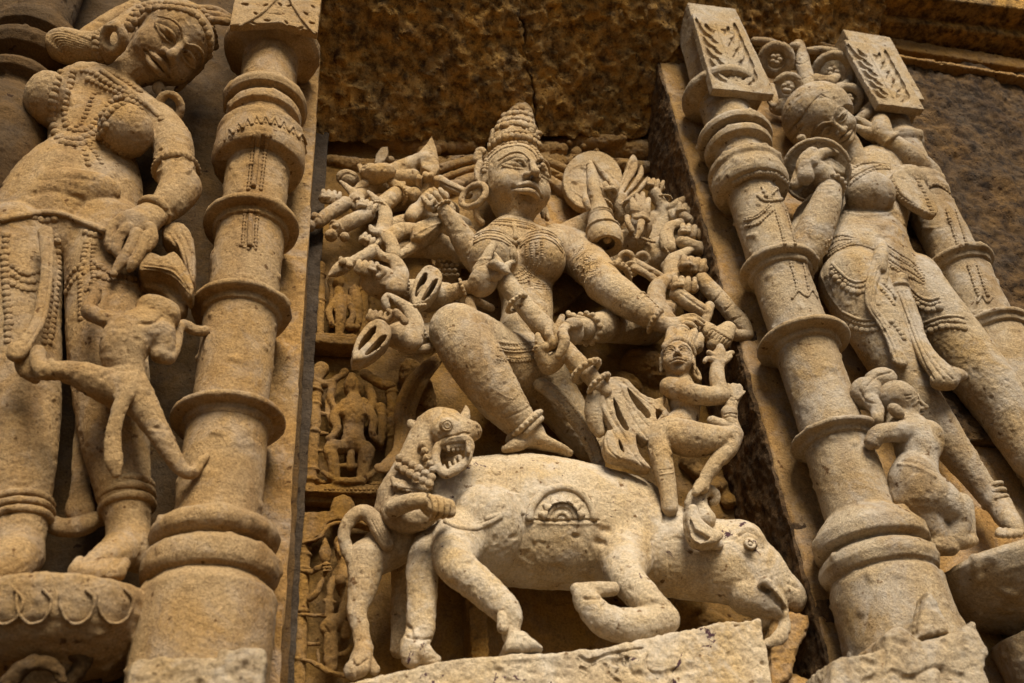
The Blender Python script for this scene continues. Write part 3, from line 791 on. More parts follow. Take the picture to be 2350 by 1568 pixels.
# --- folded leg in front, standing on the buffalo
s.tube([(1170, 850, 118), (1100, 790, 175), (1052, 762, 205)], [78, 68, 62], 16)
s.tube([(1046, 758, 208), (1086, 820, 215), (1140, 905, 200), (1190, 968, 178), (1216, 996, 160)], [62, 66, 56, 40, 33], 10)
s.tube([(1216, 996, 160), (1236, 1012, 164), (1270, 1024, 160), (1304, 1040, 150)], [31, 26, 18, 12], 8, flat=(UP, .7))
s.tube([(1200, 1010, 168), (1180, 1022, 172), (1160, 1030, 168)], [20, 16, 10], 8)
s.tube([(1240, 870, 85), (1300, 950, 70), (1350, 1020, 55)], [66, 52, 40], 16)                   # far leg, mostly hidden by cloth
# --- the raised arm on the left, elbow to hand
s.c = cD
s.tube([(1660, 1500, 95), (1540, 1380, 128), (1400, 1160, 150), (1280, 985, 165)], [150, 130, 98, 66], 14)
fist(s, 1215, 900, 165, 78, -35)
# --- arms of the left fan
s.tube([(1450, 1150, 30), (1000, 930, 48), (640, 1010, 66)], [95, 78, 66], 8); s.tube([(1450, 1280, 36), (1000, 1110, 58), (640, 1200, 78)], [95, 80, 66], 8); s.tube([(1450, 1420, 50), (1100, 1340, 80), (700, 1380, 104)], [110, 90, 74], 8); s.tube([(1350, 1000, 20), (1000, 780, 34), (700, 760, 48)], [80, 70, 60], 8)
s.tube([(1500, 1250, 60), (1180, 1060, 75), (1050, 1000, 90), (985, 1060, 105)], [110, 82, 72, 62], 10)
s.tube([(1040, 1010, 95), (1120, 900, 105), (1180, 850, 100)], [50, 56, 60], 8); fist(s, 1170, 870, 110, 60, -40)
s.tube([(1400, 1400, 70), (1100, 1230, 100), (900, 1190, 118), (780, 1260, 126), (720, 1290, 128)], [110, 92, 80, 72, 60], 10)
chook(s, [(830, 1400), (800, 1290), (740, 1215), (650, 1190), (620, 1145)], 140, [50, 52, 46, 34, 20])
fist(s, 610, 1280, 150, 62, 30)
s.tube([(1300, 1000, 40), (1050, 900, 60), (880, 850, 85), (720, 955, 100)], [95, 85, 80, 76], 10)
chook(s, [(720, 1200), (755, 1080), (740, 985), (670, 905), (600, 830)], 118, [50, 50, 44, 34, 18])
fist(s, 590, 965, 120, 62, 20)
s.tube([(900, 840, 85), (890, 800, 90), (830, 760, 92), (770, 690, 92), (720, 690, 92)], [55, 52, 44, 30, 16], 8)
for i in range(4): s.tube([(850 + i * 22, 830 - i * 6, 95), (862 + i * 20, 780 - i * 4, 100), (872 + i * 18, 745, 98)], [15, 15, 12], 3)
s.tube([(1100, 980, 30), (750, 780, 55), (560, 830, 70), (480, 900, 85)], [85, 72, 66, 66], 10)
chook(s, [(500, 960), (500, 880), (440, 820), (350, 735)], 86, [48, 46, 36, 16])
fist(s, 260, 880, 95, 70, 8)
s.ell((1010, 850, 95), (72, 66, 60), 0, 8)
for x, y in ((1060, 690), (1115, 668), (1170, 670), (1222, 705)): s.tube([(x, y + 70, 92), (x, y + 20, 108), (x, y, 104)], [30, 30, 24], 4)
s.tube([(1110, 850, 70), (1150, 760, 84), (1145, 720, 92)], [70, 62, 66], 8)
# lower left hands
s.c = cF
s.tube([(1300, 600, 80), (1050, 560, 110), (860, 560, 140), (740, 500, 165)], [120, 110, 120, 140], 16)
s.ell((700, 470, 178), (185, 150, 120), 20, 12)
chook(s, [(850, 520), (890, 400), (840, 280), (740, 240), (680, 170)], 196, [70, 58, 50, 40, 20])
fist(s, 590, 350, 205, 75, 8, -1); s.tube([(700, 420, 215), (740, 380, 222), (690, 330, 225)], [34, 30, 22], 5)
s.tube([(1250, 900, 120), (1080, 960, 150), (960, 1000, 185)], [80, 110, 130], 14)
s.ell((890, 960, 200), (150, 130, 120), 0, 12)
chook(s, [(980, 1000), (1020, 860), (980, 740), (890, 660), (790, 590)], 220, [80, 66, 56, 42, 22])
s.tube([(760, 700, 215), (750, 640, 222), (770, 590, 224)], [40, 34, 24], 6)
fist(s, 680, 790, 228, 66, 10, -1); s.tube([(780, 820, 235), (830, 770, 246), (780, 730, 244)], [36, 32, 24], 5)
s.tube([(980, 1070, 190), (1060, 1080, 190), (1150, 1070, 180)], [46, 34, 42], 10)
# pointing hand that grips the staff
s.tube([(1150, 640, 150), (1300, 600, 175), (1440, 540, 200), (1520, 520, 214)], [110, 92, 72, 66], 12)
s.ell((1640, 470, 232), (130, 150, 80), 35, 12)
s.tube([(1600, 370, 236), (1650, 290, 246), (1690, 210, 250), (1735, 140, 250)], [58, 52, 44, 36], 6)
s.tube([(1760, 420, 250), (1830, 350, 258), (1900, 300, 258)], [52, 42, 30], 6)
for i in range(3): s.tube([(1690 + i * 42, 340 + i * 20, 250), (1750 + i * 42, 300 + i * 22, 276), (1790 + i * 30, 330 + i * 24, 278)], [38, 36, 30], 5)
# --- hand with bent fingers low on the staff, and the forearm that comes from the right
s.c = cQ
s.tube([(2000, 1000, 60), (1700, 1030, 110), (1520, 1060, 160), (1330, 1080, 195)], [260, 205, 170, 120], 16)
s.ell((1230, 1110, 214), (115, 150, 90), 0, 10); s.ell((1230, 1030, 232), (105, 80, 60), 0, 8)
s.tube([(1110, 1170, 222), (1060, 1080, 226), (1090, 990, 226), (1110, 945, 224)], [58, 50, 42, 32], 6)
s.tube([(1140, 1060, 245), (1110, 1130, 262), (1130, 1230, 262), (1070, 1370, 250)], [56, 60, 62, 42], 6)
s.tube([(1010, 1240, 226), (900, 1280, 230), (850, 1200, 236), (840, 1150, 238)], [70, 66, 48, 34], 6)
s.tube([(1000, 1240, 238), (960, 1130, 244), (975, 1010, 244)], [60, 52, 34], 6)
s.tube([(1060, 1400, 220), (960, 1480, 205), (900, 1400, 215), (840, 1290, 230)], [90, 100, 80, 50], 8)
for i in range(4): s.tube([(1260 + i * 44, 980 + i * 6, 190), (1190 + i * 52, 930 + i * 14, 206), (1175 + i * 50, 900 + i * 24, 200)], [36, 32, 26], 4)
# --- big arm on the right, resting on the small man's hair
s.c = cG
s.tube([(160, -110, 70), (300, -40, 90), (400, 60, 140), (500, 170, 185)], [130, 150, 140, 120], 16)
s.tube([(480, 170, 180), (620, 270, 205), (760, 370, 222), (870, 440, 226)], [128, 120, 92, 62], 12)
s.tube([(870, 440, 226), (950, 460, 228), (1040, 440, 228)], [58, 66, 60], 8, flat=(NF, .75))
for i, (a, b) in enumerate([((1020, 405), (1165, 430)), ((1020, 430), (1150, 448)), ((1010, 455), (1110, 470)), ((1000, 480), (1060, 500))]):
    s.tube([(*a, 232), ((a[0] + b[0]) / 2, a[1] - 12, 244), (*b, 236)], [24, 22, 15], 4)
s.tube([(950, 500, 240), (930, 560, 250), (900, 600, 250)], [40, 34, 24], 6)
s.tube([(760, 420, 90), (640, 330, 80), (520, 200, 70)], [70, 80, 90], 10)
# --- arms of the right fan
s.c = cE
s.tube([(350, 1330, 50), (700, 1100, 66), (900, 900, 80)], [120, 100, 78], 10); s.tube([(450, 1420, 50), (900, 1240, 72), (1160, 1040, 92)], [120, 100, 76], 10); s.tube([(500, 1530, 56), (1000, 1400, 84), (1260, 1260, 108)], [120, 100, 76], 10)
s.tube([(250, 1290, 70), (450, 1150, 80), (580, 1050, 120), (640, 900, 150)], [150, 110, 80, 60], 12)
fist(s, 650, 815, 165, 78, -20, -1)
s.tube([(690, 880, 150), (740, 800, 150), (745, 750, 150)], [60, 50, 34], 6)
s.tube([(480, 880, 170), (485, 920, 176), (505, 980, 172)], [30, 32, 28], 4)
s.tube([(560, 1400, 60), (760, 1320, 90), (920, 1260, 120), (990, 1150, 140)], [150, 130, 110, 100], 14)
s.ell((985, 1140, 150), (100, 130, 70), 0, 10)
for i, (x, y) in enumerate([(905, 900), (950, 865), (1000, 850), (1050, 900)]):
    s.tube([(930 + i * 36, 1060, 158), (915 + i * 42, 980, 166), (x, y, 160)], [30, 30, 24], 4)
s.tube([(860, 1060, 160), (870, 1120, 164), (900, 1180, 160)], [26, 30, 30], 5); s.tube([(930, 1060, 176), (1010, 1060, 182), (1050, 1090, 176)], [26, 26, 22], 4)
s.tube([(1000, 1400, 70), (1180, 1150, 90), (1180, 980, 110), (1110, 850, 120)], [110, 90, 62, 62], 12)
fist(s, 1110, 770, 126, 62, 10)
s.tube([(1180, 960, 108), (1250, 980, 122), (1330, 930, 138), (1440, 860, 142)], [60, 50, 44, 22], 6)
s.tube([(1180, 1180, 90), (1260, 1040, 112), (1300, 1060, 130)], [70, 66, 50], 8)
fist(s, 1400, 1000, 142, 68, 10)
chook(s, [(1240, 1330), (1215, 1230), (1240, 1150), (1310, 1120), (1380, 1080)], 140, [58, 50, 44, 40, 24])
fist(s, 1440, 1195, 160, 76, 6)
s.tube([(1050, 1500, 70), (1180, 1420, 110), (1260, 1380, 130)], [110, 90, 70], 10)
chook(s, [(1270, 1640), (1255, 1530), (1280, 1440), (1370, 1390), (1470, 1330)], 160, [66, 56, 48, 44, 26])
fist(s, 1470, 1500, 178, 80, 6)
s.c = cG
chook(s, [(900, 420), (845, 320), (845, 220), (880, 160), (960, 110)], 190, [60, 54, 48, 42, 20])
s.tube([(820, 430, 140), (900, 380, 170), (930, 330, 185)], [70, 66, 52], 10)
fist(s, 1035, 180, 205, 62, 4)
fist(s, 1090, 45, 185, 62, 10)
s.tube([(930, 60, 120), (1000, 90, 150), (1060, 90, 170)], [60, 60, 50], 8)
# --- head
hc = W(1182, 428, 122); fw = NF * math.cos(.22) + RT * math.sin(.22) - UP * .28
g = head(s, hc, 114, fw, UP * 1.0 + RT * .04, smile=.0)
# carved folds and creases
s.c = cM
for y in (1005, 1032): s.stroke([(262, y), (430, y + 22), (610, y + 60)], 9, -2.0)
s.c = cD0
s.stroke([(1218, 930), (1195, 945), (1160, 958)], 3, -1.4); s.stroke([(1120, 885), (1170, 915), (1192, 900)], 2.5, .8)
s.c = cQ; s.stroke([(160, 340), (260, 310), (400, 320)], 14, 1.8); s.stroke([(200, 700), (330, 620), (360, 500)], 9, -1)
for i in range(4): s.stroke([(1390 + i * 14, 940), (1420 + i * 14, 1060), (1400 + i * 14, 1180)], 6, -1.2)
body = s; s.build("body", PALE, GODDESS)
skG = Skin(s)
# --- crown: tiers of worn beadwork
s = Sculpt(cM, 1.5, 8)
s.tube([(480, 430, 118), (500, 330, 108), (522, 230, 100), (548, 130, 94), (562, 60, 92)], [236, 204, 156, 108, 56], 10, n=4)
s.ell((560, 40, 92), (48, 40, 34), 0, 10); s.ball(305, 290, 126, 40, 6); s.ball(712, 300, 120, 30, 6); s.ell((185, 460, 104), (52, 40, 34), 0, 8); s.tube([(150, 540, 96), (160, 500, 98)], [36, 40], 8)
CROWN = s.build("crown", PALE, GODDESS, 2.2); skC = Skin(s, body)
bt = Bits()
for path, r, gp in [([(215, 640), (232, 540), (300, 460), (400, 400), (560, 385), (670, 440), (735, 540), (752, 620)], 20, 1.5), ([(240, 610), (255, 540), (320, 475), (410, 425), (550, 410), (650, 460), (715, 550)], 12, 1.6), ([(270, 420), (360, 350), (470, 322), (600, 335), (710, 400)], 30, 1.7),
                    ([(290, 380), (380, 310), (480, 282), (600, 290), (700, 340)], 17, 1.6), ([(340, 250), (430, 215), (530, 215), (640, 250)], 34, 1.5), ([(360, 200), (440, 170), (540, 165), (640, 195)], 24, 1.6), ([(400, 140), (480, 118), (560, 115), (630, 140)], 30, 1.5), ([(500, 80), (560, 70), (610, 90)], 26, 1.5), ([(640, 270), (690, 320), (730, 420), (745, 480)], 24, 1.6), ([(600, 230), (590, 160), (600, 110)], 26, 1.5)]:
    bt.beads(skC, cM, path, r * 1.22, gp, sink=.0)
for R_, r in ((48, 13), (16, 16)): bt.cord(skC, cM, [(640 + R_ * math.cos(a), 275 + R_ * math.sin(a)) for a in np.linspace(0, 6.3, 12)], r, sink=-.2)
bt.build("crown_beadwork", PALE, CROWN)
# --- ear rings
s = Sculpt(cM, 1.4, 5)
ex = nrm(NF * .75 - RT * .65)
s.ring((118, 865, 120), 128, 30, axis=ex, k=5); s.tube([(160, 720, 118), (150, 640, 118), (175, 570, 120)], [34, 30, 34], 8)
s.tube([(140, 1000, 112), (150, 1060, 104), (190, 1110, 96)], [34, 30, 34], 6)
s.build("earring", PALE, GODDESS)
s = Sculpt(cM, 1.6, 5); s.ring((745, 960, 70), 70, 22, axis=nrm(NF * .6 + RT * .8), k=5, squash=1.8); s.build("earring", PALE, GODDESS)
# --- necklaces and bodice
bt = Bits()
bt.beads(skG, cM, [(140, 1105), (300, 1080), (460, 1085), (600, 1110), (700, 1150)], 15, 1.7)
bt.cord(skG, cM, [(120, 1125), (300, 1098), (460, 1102), (610, 1130), (730, 1175)], 10)
bt.beads(skG, cM, [(105, 1150), (300, 1122), (460, 1132), (610, 1155), (760, 1200)], 22, 1.9)
for o, r in ((0, 11), (24, 14), (52, 11), (78, 14)):
    bt.cord(skG, cM, [(120, 1225 + o * .9), (230, 1180 + o * .9), (360, 1190 + o), (450, 1250 + o * .9)], r)
    bt.cord(skG, cM, [(540, 1260 + o * .9), (620, 1195 + o), (740, 1170 + o), (850, 1210 + o), (925, 1300 + o)], r)
for o in range(4):
    bt.beads(skG, cM, [(590 + o * 48, 1300 - o * 6), (596 + o * 48, 1400), (590 + o * 46, 1470), (530 + o * 40, 1560 + o * 8)], 15, 1.75)
    bt.beads(skG, cQ, [(715 + o * 56, 330), (690 + o * 56, 420), (600 + o * 46, 480 + o * 26), (540 + o * 10, 485 + o * 30)], 16, 1.8)
bt.cord(skG, cM, [(485, 1110), (495, 1180), (500, 1260)], 24); bt.cord(skG, cM, [(440, 1260), (500, 1300), (560, 1260)], 30); bt.cord(skG, cM, [(480, 1320), (485, 1420), (490, 1480)], 16); bt.cord(skG, cM, [(445, 1330), (452, 1420)], 9)
for o in (0, 26, 52): bt.beads(skG, cQ, [(810, 575 + o), (930, 590 + o), (1062, 585 + o)], 12, 1.7)
bt.build("necklace", PALE, GODDESS); bt = Bits()
for o in (0, 14, 38, 48): bt.beads(skG, cQ, [(400, 1215 + o * 4), (600, 1240 + o * 4), (820, 1215 + o * 4)], 20, 1.7)
for o in (90, 175): bt.cord(skG, cQ, [(420, 1215 + o), (600, 1240 + o), (840, 1215 + o)], 14)
bt.build("belt", PALE, GODDESS)
# --- armlets, bangles, anklets
def bangle(name, pts, R, r, mat, parent, crop, beadr=None, vox=1.5, rows=1):
    """flared beaded ring round a limb: pts = (centre, next point on the limb)"""
    s = Sculpt(crop, vox, 3); s.collar(pts[0], pts[1], R, r)
    A, B = s.pt(pts[0]), s.pt(pts[1]); ax = nrm(B - A); m = s.sc(A)
    e1 = nrm(np.cross(ax, (.1, .2, 1))); e2 = np.cross(ax, e1)
    if beadr:
        n = int(2 * math.pi * (R + r * .5) / (beadr * 2.1))
        for i in range(n):
            t = i * 2 * math.pi / n; p = A + (e1 * math.cos(t) + e2 * math.sin(t)) * (R + r * .7) * m
            s.ell(p, np.array((beadr, beadr, beadr)) * m, 0, 2 * m, cam=True)
    return s.build(name, mat, parent, .8)
for c_, a, b, R, r, br in [(cQ, (1640, 560, 165), (1760, 700, 190), 205, 36, 24), (cQ, (1370, 1075, 188), (1500, 1060, 160), 150, 26, 34),
                           (cF, (1460, 535, 206), (1540, 505, 214), 78, 18, 16), (cG, (835, 420, 226), (900, 455, 228), 78, 20, 14),
                           (cQ, (610, 800, 235), (700, 900, 235), 118, 26, 20), (cG, (365, 760, 240), (420, 830, 240), 92, 24, 18), (cG, (450, 850, 236), (500, 900, 236), 78, 20, 16),
                           (cE, (640, 930, 150), (600, 1010, 140), 74, 14, 12), (cD, (1262, 960, 166), (1320, 1050, 158), 76, 18, 16),
                           (cD, (900, 1180, 120), (1000, 1210, 110), 66, 14, 0), (cF, (1010, 700, 212), (1030, 800, 200), 100, 12, 16),
                           (cD, (880, 860, 90), (960, 850, 80), 82, 14, 12), (cD, (520, 960, 96), (600, 930, 90), 74, 14, 12), (cD, (700, 1000, 108), (760, 960, 100), 84, 12, 12), (cF, (860, 520, 150), (960, 540, 130), 128, 16, 16), (cF, (1000, 960, 178), (1080, 950, 160), 128, 16, 16),
                           (cE, (1180, 900, 116), (1190, 980, 110), 72, 12, 12), (cE, (1230, 1380, 128), (1170, 1420, 116), 86, 14, 12), (cG, (880, 400, 160), (830, 430, 145), 74, 14, 12), (cE, (990, 1240, 138), (960, 1320, 120), 118, 14, 14)]:
    bangle("bangle", (a, b), R, r, PALE, GODDESS, c_, br or None)
for i in range(6):                                   # spiral bracelets of the big forearm
    bangle("bangle", ((700 + i * 26, 318 + i * 19, 214 + i * 2), (860, 430, 226)), 103 - i * 5, 9, PALE, GODDESS, cG)
bangle("anklet", ((1202, 978, 168), (1228, 1008, 160)), 44, 9, PALE, GODDESS, cD0, 6); bangle("anklet", ((1212, 990, 165), (1235, 1012, 160)), 41, 8, PALE, GODDESS, cD0)
bt = Bits()
for i in range(5): bt.beads(skG, cQ, [(1230 + i * 42, 300 + i * 8), (1330 + i * 46, 180 + i * 46)], 14, 1.8)
for q in ((1300, 420), (1400, 480), (1330, 540), (1450, 400), (1260, 470), (1380, 330)):
    bt.beads(skG, cQ, [(q[0] + 40 * math.cos(a), q[1] + 40 * math.sin(a)) for a in np.linspace(0, 5.5, 7)], 14, 1.6)
bt.build("armlet", PALE, GODDESS)
# --- the staff driven down past the second hand
s = Sculpt(cQ, 1.6, 6)
s.tube([(330, 330, 215), (480, 560, 222), (640, 760, 228), (900, 1060, 226), (1060, 1230, 220), (1330, 1500, 232), (1560, 1760, 226)], [100, 118, 106, 122, 110, 98, 86], 6, n=4)
s.tube([(330, 850, 170), (100, 760, 200), (160, 960, 200)], [40, 52, 48], 6)
s.build("staff", PALE, GODDESS)
# --- things in the hands of the left fan
def part(name, fn, crop, vox=1.6, k=5, rough=1.0, mat=None):
    s = Sculpt(crop, vox, k); fn(s); return s.build(name, mat or PALE, GODDESS, rough)
def vajra(cx, cy, ang, L, Wd, h):
    def fn(s):
        a = math.radians(ang); R = lambda x, y: (cx + x * math.cos(a) - y * math.sin(a), cy + x * math.sin(a) + y * math.cos(a))
        s.poly([R(*p) for p in [(-L * .56, 0), (-L * .3, -Wd * .36), (0, -Wd * .5), (L * .26, -Wd * .48), (L * .42, -Wd * .3), (L * .46, 0), (L * .42, Wd * .3), (L * .26, Wd * .48), (0, Wd * .5), (-L * .3, Wd * .36)]], h, 20, 3, smooth=2, rnd=7)
        for q in (-1, 1):
            s.poly([R(*p) for p in [(-L * .30, q * Wd * .12), (-L * .14, q * Wd * .30), (L * .1, q * Wd * .35), (L * .30, q * Wd * .29), (L * .2, q * Wd * .12)]], h + 10, 32, 3, 'sub', smooth=2)
        s.tube([(*R(-L * .56, 0), h), (*R(-L * .2, 0), h + 12), (*R(L * .4, 0), h + 8)], [6, Wd * .13, Wd * .13], 3)
    return fn
part("thunderbolt", vajra(622, 1040, -48, 450, 245, 230), cF)
part("thunderbolt", vajra(1112, 545, -60, 400, 225, 200), cF)
def axe(s):
    s.poly([(1050, 500), (1120, 420), (1172, 345), (1215, 480), (1245, 650), (1200, 710), (1080, 640)], 96, 14, 4, rnd=5)
    s.tube([(840, 660, 70), (950, 610, 78), (1050, 560, 86), (1110, 560, 92)], [96, 92, 80, 90], 10); s.tube([(820, 700, 70), (1000, 700, 72)], [90, 80], 10)
part("axe_blade", axe, cD)
def skull(s): s.ell((690, 665, 102), (165, 95, 85), -12, 8); s.ell((610, 640, 110), (90, 70, 60), -20, 8); s.tube([(520, 600, 90), (550, 660, 96)], [28, 34], 5); s.tube([(480, 830, 80), (560, 760, 88)], [40, 48], 6)
part("skull_cup", skull, cD, rough=1.4)
part("shield", lambda s: (s.ell((410, 705, 62), (108, 82, 40), 10, 6), s.stroke([(340, 720), (400, 660), (480, 690)], 10, -2)), cD)
part("fan_leaf", lambda s: (s.poly([(650, 590), (665, 510), (710, 450), (775, 435), (778, 510), (745, 570), (690, 600)], 40, 10, 4, rnd=5), s.ell((800, 540, 36), (40, 36, 30), 0, 6)), cD)
part("club", lambda s: (s.tube([(390, 935, 92), (250, 1030, 92), (140, 1105, 92)], [68, 66, 62], 6), s.ball(60, 1140, 92, 60, 8), s.collar((140, 1085, 92), (40, 1150, 92), 62, 18), s.ball(110, 1050, 104, 34, 5)), cD)
part("club", lambda s: (s.tube([(590, 1040, 110), (430, 1110, 112), (310, 1170, 112)], [72, 72, 68], 6), s.collar((310, 1160, 112), (240, 1200, 112), 66, 20), s.ball(262, 1225, 112, 58, 6), s.ball(385, 1240, 118, 46, 6), s.ball(300, 1140, 140, 34, 5)), cD)
part("quiver", lambda s: (s.poly([(985, 1200), (1030, 1160), (1270, 1080), (1290, 1140), (1210, 1230), (1060, 1320), (985, 1310)], 128, 26, 6, rnd=9), s.stroke([(1080, 1310), (1190, 1200), (1270, 1120)], 12, -5), s.stroke([(1020, 1220), (1130, 1160), (1260, 1110)], 9, 3), s.tube([(1010, 1330, 125), (930, 1380, 130), (830, 1440, 138)], [52, 46, 40], 6), s.stroke([(960, 1400), (860, 1460)], 9, -3)), cD)
part("sword_hilt", lambda s: (s.tube([(1250, 730, 70), (1360, 790, 70), (1500, 850, 70)], [52, 50, 48], 5), s.stroke([(1250, 745), (1380, 800), (1480, 850)], 8, -4)), cD)
part("dart", lambda s: (s.tube([(650, 180, 170), (560, 240, 172), (440, 300, 172)], [56, 58, 54], 6), s.tube([(420, 300, 172), (330, 360, 172), (245, 415, 172)], [60, 62, 12], 6), s.ball(370, 290, 190, 38, 4), s.ball(430, 320, 192, 32, 4), s.tube([(355, 290, 180), (350, 260, 184)], [26, 20], 4)), cF)
part("box_bar", lambda s: s.tube([(850, 750, 258), (930, 830, 258)], [40, 38], 2, n=1), cF)
def cone_bud(s): s.ell((1320, 340, 40), (120, 230, 60), 8, 8); [s.ball(1240 + (i % 4) * 48 + (i // 4 % 2) * 24, 190 + (i // 4) * 44, 66, 24, 5) for i in range(24)]
part("lotus_bud", cone_bud, cF, 1.8)
# --- things in the hands of the right fan
def bell(s):
    s.tube([(520, 560, 168), (540, 680, 172), (565, 850, 172), (600, 980, 168)], [22, 52, 64, 70], 4)
    for i in range(9): s.ring((520 + i * 6, 590 + i * 30, 169), 26 + i * 4.6, 11, axis=UP, k=4)
    s.tube([(600, 960, 166), (612, 1050, 166), (630, 1150, 164), (650, 1230, 160), (655, 1270, 158)], [78, 100, 132, 160, 170], 6)
    s.ell((668, 1420, 165), (330, 330, 165), 0, 3, 'sub', axes=(RT, NF, UP)); s.ell((664, 1262, 166), (128, 128, 70), 0, 3, 'sub', axes=(RT, NF, UP)); s.ball(680, 1262, 176, 40, 4)
    s.ring((640, 1180, 163), 150, 12, axis=UP, k=4); s.ring((618, 1040, 166), 102, 12, axis=UP, k=4); s.ring((618, 1062, 166), 108, 9, axis=UP, k=4)
part("bell", bell, cE, 1.4)
def petals(s):
    for pts, h in (([(740, 880), (800, 740), (850, 590), (900, 510), (945, 560), (940, 650), (860, 780), (790, 900)], 120), ([(800, 900), (880, 790), (950, 680), (975, 600), (1000, 640), (990, 720), (900, 830), (830, 900)], 132), ([(820, 920), (940, 820), (1035, 700), (1030, 770), (950, 860), (860, 930)], 142)):
        s.poly(pts, h, 11, 4, smooth=2, rnd=6)
    s.stroke([(780, 840), (850, 700), (910, 560)], 14, -3.5); s.tube([(800, 900, 126), (770, 960, 122), (790, 1040, 110)], [70, 70, 60], 8)
part("leaf_blade", petals, cE)
part("discus", lambda s: (s.poly([(540 + 272 * math.cos(a), 750 + 272 * math.sin(a)) for a in np.linspace(0, 6.28, 40)[:-1]], 52, 12, 3, rnd=6), [s.ell((540 + 150 * math.cos(a), 750 + 150 * math.sin(a), 64), (44, 34, 16), math.degrees(a), 4, 'sub') for a in np.arange(6) * 1.05], s.ring((540, 750, 62), 240, 14, axis=NF, k=4), s.tube([(560, 560, 70), (700, 740, 70)], [20, 26], 5), s.ball(540, 750, 62, 60, 6)), cE)
part("pendant", lambda s: s.tube([(985, 1110, 176), (975, 1180, 182), (945, 1250, 178)], [38, 32, 20], 4), cE)
part("rod", lambda s: (s.tube([(1370, 1050, 146), (1500, 1130, 146), (1620, 1200, 140), (1680, 1310, 136), (1660, 1400, 132)], [46, 48, 50, 44, 38], 5), [s.stroke([(1400 + i * 60, 1120 + i * 28), (1450 + i * 60, 1070 + i * 28)], 6, -2) for i in range(5)]), cE)
part("rod", lambda s: (s.tube([(1360, 1290, 158), (1520, 1350, 158), (1680, 1420, 154)], [66, 64, 60], 5), s.tube([(1700, 1390, 158), (1670, 1470, 152), (1640, 1560, 146)], [44, 46, 44], 5)), cE)
def noose(s):
    s.ring((850, 1440, 175), 58, 27, k=3); s.ring((1000, 1440, 178), 50, 25, k=3, a0=-130, a1=170); s.ring((895, 1530, 172), 50, 25, k=3)
    s.tube([(800, 1440, 170), (700, 1520, 172), (560, 1560, 170)], [26, 28, 30], 4)
    s.c = cG; s.tube([(690, 60, 178), (770, 100, 184), (840, 150, 186)], [26, 27, 26], 4); s.tube([(700, 20, 180), (790, 70, 190), (870, 120, 190)], [24, 25, 24], 4)
part("noose", noose, cE, 1.4)
part("rod", lambda s: (s.tube([(990, 250, 200), (1080, 310, 206), (1180, 370, 206)], [58, 52, 48], 5), s.stroke([(1010, 235), (1100, 300), (1170, 345)], 8, -3), s.tube([(1205, 320, 208), (1190, 380, 208), (1170, 440, 204)], [34, 34, 30], 4)), cG)
def sword(s):
    s.tube([(1150, 140, 176), (1240, 240, 184), (1330, 340, 190), (1420, 440, 196), (1470, 520, 196)], [52, 62, 60, 58, 34], 4)
    s.tube([(1465, 520, 196), (1390, 520, 204), (1330, 490, 210)], [34, 42, 50], 6)
    for p in ([(1225, 300), (1290, 225)], [(1310, 350), (1370, 300)], [(1350, 420), (1420, 390)]): s.stroke(p, 7, -3)
part("sword", sword, cG)
def conch(s):
    s.tube([(1330, 480, 212), (1280, 540, 216), (1250, 580, 214)], [56, 80, 66], 6); s.tube([(1270, 560, 215), (1200, 500, 218), (1160, 450, 214)], [70, 64, 30], 6)
    for i in range(7): s.stroke([(1180 + i * 22, 520 + i * 12), (1215 + i * 22, 480 + i * 12), (1250 + i * 18, 490 + i * 14)], 5, -2.2)
part("conch", conch, cG, 1.4)
# --- ring of light behind the head
s = Sculpt(cD0, 2.4, 6); hc2 = (1180, 545, 14)
s.tube([(940, 425, 20), (1000, 392, 26), (1090, 366, 28), (1180, 352, 28), (1262, 374, 28), (1330, 410, 26), (1390, 470, 20)], [9, 11, 11, 11, 11, 11, 9], 4); s.tube([(960, 448, 20), (1010, 412, 24), (1090, 386, 26), (1180, 372, 26), (1262, 394, 26), (1330, 434, 24), (1375, 490, 20)], [7, 8, 8, 8, 8, 8, 7], 4); s.tube([(985, 470, 16), (1020, 440, 20), (1090, 412, 22), (1180, 400, 22), (1262, 420, 22), (1320, 462, 18)], [14, 16, 16, 16, 16, 14], 6); s.poly([(1180 + 200 * math.cos(a), 545 + 200 * math.sin(a)) for a in np.linspace(0, 6.28, 48)[:-1]], 4, 9, 2)
for x, y in [(968, 352), (1000, 345), (1034, 338), (1066, 334), (1290, 344), (1322, 352), (1352, 362)]: s.ell((x, y, 20), (13, 15, 12), 10, 4); s.ell((x + 16, y - 14, 22), (8, 8, 14), 0, 3)
s.tube([(1100, 330, 14), (1096, 300, 26), (1110, 286, 34), (1130, 288, 28)], [16, 14, 14, 10], 5)
s.build("halo", STRIP, GODDESS, 1.6)
# --- cloth: side sash, beaded scarf and looping sash ends
s = Sculpt(cH, 1.8, 6)
s.tube([(760, -80, 60), (660, 30, 62), (600, 160, 62), (590, 290, 70), (570, 390, 84), (500, 470, 96), (460, 475, 96)], [30, 52, 56, 50, 42, 34, 22], 5, flat=(NF, .5))
for o in (-22, 0, 22): s.stroke([(760 + o, -60), (660 + o, 30), (602 + o, 160), (592 + o, 290), (572 + o, 390)], 5, -1.8)
s.build("sash", OCHRE, GODDESS)
s = Sculpt(cG, 1.6, 5)
s.tube([(60, 860, 150), (180, 950, 152), (300, 1100, 150), (390, 1240, 146), (450, 1400, 140)], [60, 62, 58, 54, 50], 5, flat=(NF, .5))
s.build("scarf", PALE, GODDESS); sk2 = Skin(s); bt = Bits()
for o in (-34, 34): bt.beads(sk2, cG, [(100 + o, 880), (190 + o, 950), (305 + o, 1100), (395 + o, 1240), (440 + o * .8, 1370)], 13, 1.9)
bt.build("scarf_fringe", PALE, GODDESS)
s = Sculpt(cG, 1.4, 5)
